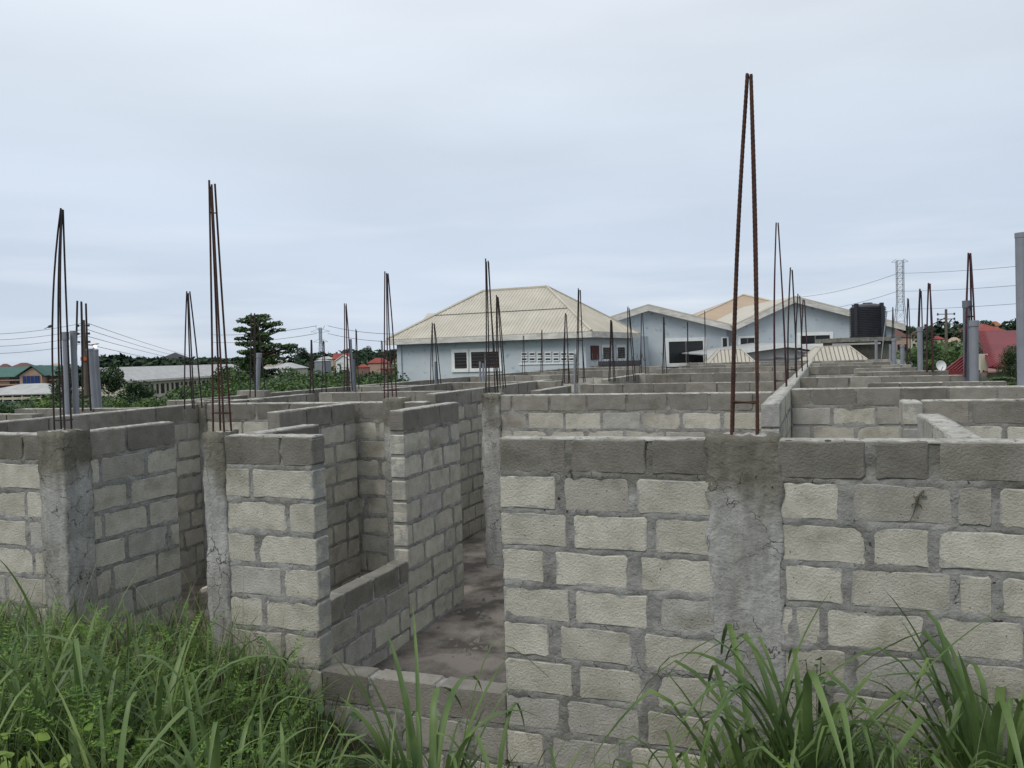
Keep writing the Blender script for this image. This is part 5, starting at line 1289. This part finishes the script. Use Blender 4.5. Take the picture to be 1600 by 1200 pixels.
def tuft(label, x, y, n, hmax, spread=.10):
    z = ground_z(x, y); o = empty('tall_grass_tuft', (x, y, z)); tag(o, label, 'grass tuft', 'tall tufts of broad grass before the walls')
    for i in range(n):
        me = random.choice(LEAF); a = random.random()*6.28; r_ = spread*math.sqrt(random.random()); s = hmax*random.uniform(.55, 1.15)/.8
        inst('leaf', me, o, (r_*math.cos(a), r_*math.sin(a), random.choice([-.02, -.02, .10, .22])*hmax), (random.uniform(-.1, .1), random.uniform(.0, .32), a+random.uniform(-.9, .9)), (s, s, s))
    return o
def tp(px, D):
    p = at(px, 1100, D); return p.x, p.y
for lb, px, D, n, h in (('tall broad grass tuft before the low doorway sill, with arching blades', 668, 3.6, 60, .95), ('small tuft of broad blades left of the doorway sill', 590, 3.4, 18, .6),
    ('upright blades crossing the free end of the foreground wall', 775, 3.55, 9, .85), ('short tuft of blades below the first pale blocks of the foreground wall', 868, 3.6, 7, .62), ('two or three upright blades before the middle of the foreground wall', 985, 3.6, 5, .70),
    ('spreading tall tuft left of the cracked pillar foot', 1085, 3.6, 26, .82), ('thick tuft right in front of the cracked pillar foot', 1180, 3.72, 60, 1.0), ('dense tall tuft just right of the cracked pillar', 1265, 3.72, 56, 1.05),
    ('medium tuft halfway between the pillar and the right edge', 1390, 3.5, 32, .68), ('tuft of stiff upright blades near the right edge', 1450, 3.5, 34, .72), ('tallest tuft with a big folded leaf at the right edge', 1545, 3.65, 60, 1.08), ('low arching tuft at the bottom right corner', 1610, 3.3, 26, .8),
    ('tall tuft at the left edge by the block wall', 30, 3.8, 18, .8), ('tall tuft before the leftmost pillar foot', 110, 3.8, 20, .85), ('tall pale tuft before the shaded left wall', 235, 3.9, 24, .95), ('tall tuft beside the board in the left opening', 292, 4.2, 12, .85),
    ('broad bright tuft in the middle of the left weeds', 345, 3.3, 24, .85), ('arching tuft low at the bottom left', 150, 3.0, 22, .7), ('arching tuft at the foot of the two-block wall piece', 425, 3.3, 14, .58)):
    x, y = tp(px, D); tuft(lb, x, y, n, h)
# broad-leaved weeds with yellow-green leaves at the foot of the two-block wall
def weed(label, px, D, n, m, h=.35, size=.045):
    x, y = tp(px, D); z = ground_z(x, y); o = empty('leafy_weed', (x, y, z)); tag(o, label, 'weed', 'broad leaved weeds on the bank')
    v = []; f = []
    for j in range(7):
        t = j/6; w_ = math.sin(math.pi*min(1, t*.92+.04))**.8*.36; v += [(t, -w_, .10*math.sin(t*3)-.06*w_), (t, 0, .10*math.sin(t*3)-.10*(1 if 0 < j < 6 else 0)*.6), (t, w_, .10*math.sin(t*3)-.06*w_)]
        if j: b0 = (j-1)*3; f += [(b0, b0+1, b0+4, b0+3), (b0+1, b0+2, b0+5, b0+4)]
    me = bpy.data.meshes.new('leaf'); me.from_pydata(v, [], f); me.materials.append(m); me.shade_smooth(); st_ = MB()
    for i in range(n):
        a = random.random()*6.28; r_ = random.uniform(.02, .20); zz = random.uniform(.08, h); s = size*random.uniform(.6, 1.4)
        inst('leaf', me, o, (r_*math.cos(a), r_*math.sin(a), zz), (random.uniform(-.5, .5), random.uniform(-.2, .9), a+random.uniform(-.6, .6)), (s, s, s))
        st_.tube([(0, 0, 0), (r_*.5*math.cos(a), r_*.5*math.sin(a), zz*.7), (r_*math.cos(a), r_*math.sin(a), zz)], .0022, 3)
    st_.build('stem', m_leafd, o); return o
for lb, px, D, n, m, h in (('yellow green leaved weed at the foot of the two-block wall piece', 445, 3.6, 34, m_yleaf, .42), ('dark leafy creeper against the corner of the doorway sill', 490, 4.05, 46, m_bleaf, .70), ('dark broad leaved weed left of the doorway sill', 420, 3.3, 40, m_bleaf, .4),
    ('leafy weed climbing the two-block wall piece', 395, 3.95, 40, m_bleaf, .62), ('bright leafy sprig in the middle of the left grass', 160, 3.4, 20, m_yleaf, .42), ('bright leafy weed at the left edge', 10, 3.3, 26, m_yleaf, .45),
    ('leafy weed sprig right of the cracked pillar', 1275, 4.1, 26, m_bleaf, .72), ('dark leafy weed under the tall tufts at the right', 1330, 3.8, 34, m_bleaf, .4), ('small leafy sprig under the doorway sill', 590, 3.9, 16, m_yleaf, .4), ('dark leafy weed at the bottom right', 1500, 3.5, 34, m_bleaf, .35)):
    weed(lb, px, D, n, m, h)
# ------------------------------------------------------------------ lizard clinging to the foreground wall
def wallpt(px, py, out_=0.0):
    d = ray(px, py); t = (YF-out_)/d.y; p = EYE+d*t; return p
pts = [(1444, 766), (1441, 769), (1438, 773), (1434, 778), (1432, 785), (1430, 793), (1427, 804), (1421, 816)]; rad = [.0035, .006, .005, .0075, .0065, .0035, .0022, .001]
A = wallpt(1434, 785); lz = empty('lizard', tuple(A)); tag(lz, 'small brown lizard clinging head up to a pale block of the foreground wall', 'lizard')
MB().tube([wallpt(a, b, .016)-A for a, b in pts], rad, 10).build('body', m_liz, lz, smooth=True)
for (a, b, c_, d_, e_, f_) in ((1436, 775, 1430, 777, 1427, 774), (1439, 774, 1444, 777, 1448, 775), (1431, 786, 1426, 788, 1424, 791), (1433, 787, 1438, 789, 1440, 793)):
    MB().tube([wallpt(a, b, .014)-A, wallpt(c_, d_, .012)-A, wallpt(e_, f_, .007)-A], [.0035, .003, .002], 6).build('leg', m_liz, lz, smooth=True)

for (x, y, rz, s, lb) in ((-2.55, 5.6, .5, .45, 'broken block offcut lying on the dirt floor behind the doorway sill'), (-2.9, 7.9, 1.3, .5, 'half buried block piece on the dirt floor of the passage'), (-3.4, 8.9, .2, .35, 'small block fragment at the passage wall foot')):
    o = inst('broken_block', random.choice(NEAR['half']), None, (x, y, .05), (random.uniform(-.2, .2), .3, rz), (s*1.4, s*1.2, s)); o.color = (.3, .29, .26, 1); tag(o, lb, 'block fragment')

n = 900; b_ = np.stack([U(-5.2, -4.02, n), U(4.68, 6.1, n), U(.0, .35, n)], 1)
V1 = ribbons(b_, U(0, 6.28, n), U(.3, .75, n), U(.004, .014, n), U(.02, .5, n), U(.2, 1.8, n), k=6, twist=.5)
tag(inst('doorway_grass', quads_obj('doorway_grass', V1, m_fine)), 'rank grass growing through the left opening between the pillars', kind='stuff')
n = 500; b_ = np.stack([U(-7, -2.6, n), U(3.2, 4.5, n), np.zeros(n)], 1); b_[:, 2] = [ground_z(a, b) for a, b in b_[:, :2]]
V1 = ribbons(b_, U(0, 6.28, n), U(.25, .6, n), U(.006, .014, n), U(.1, .6, n), U(.3, 2.0, n), k=7, twist=.6)
tag(inst('withered_grass', quads_obj('withered_grass', V1, m_dryleaf)), 'withered brownish blades mixed into the green grass', kind='stuff')
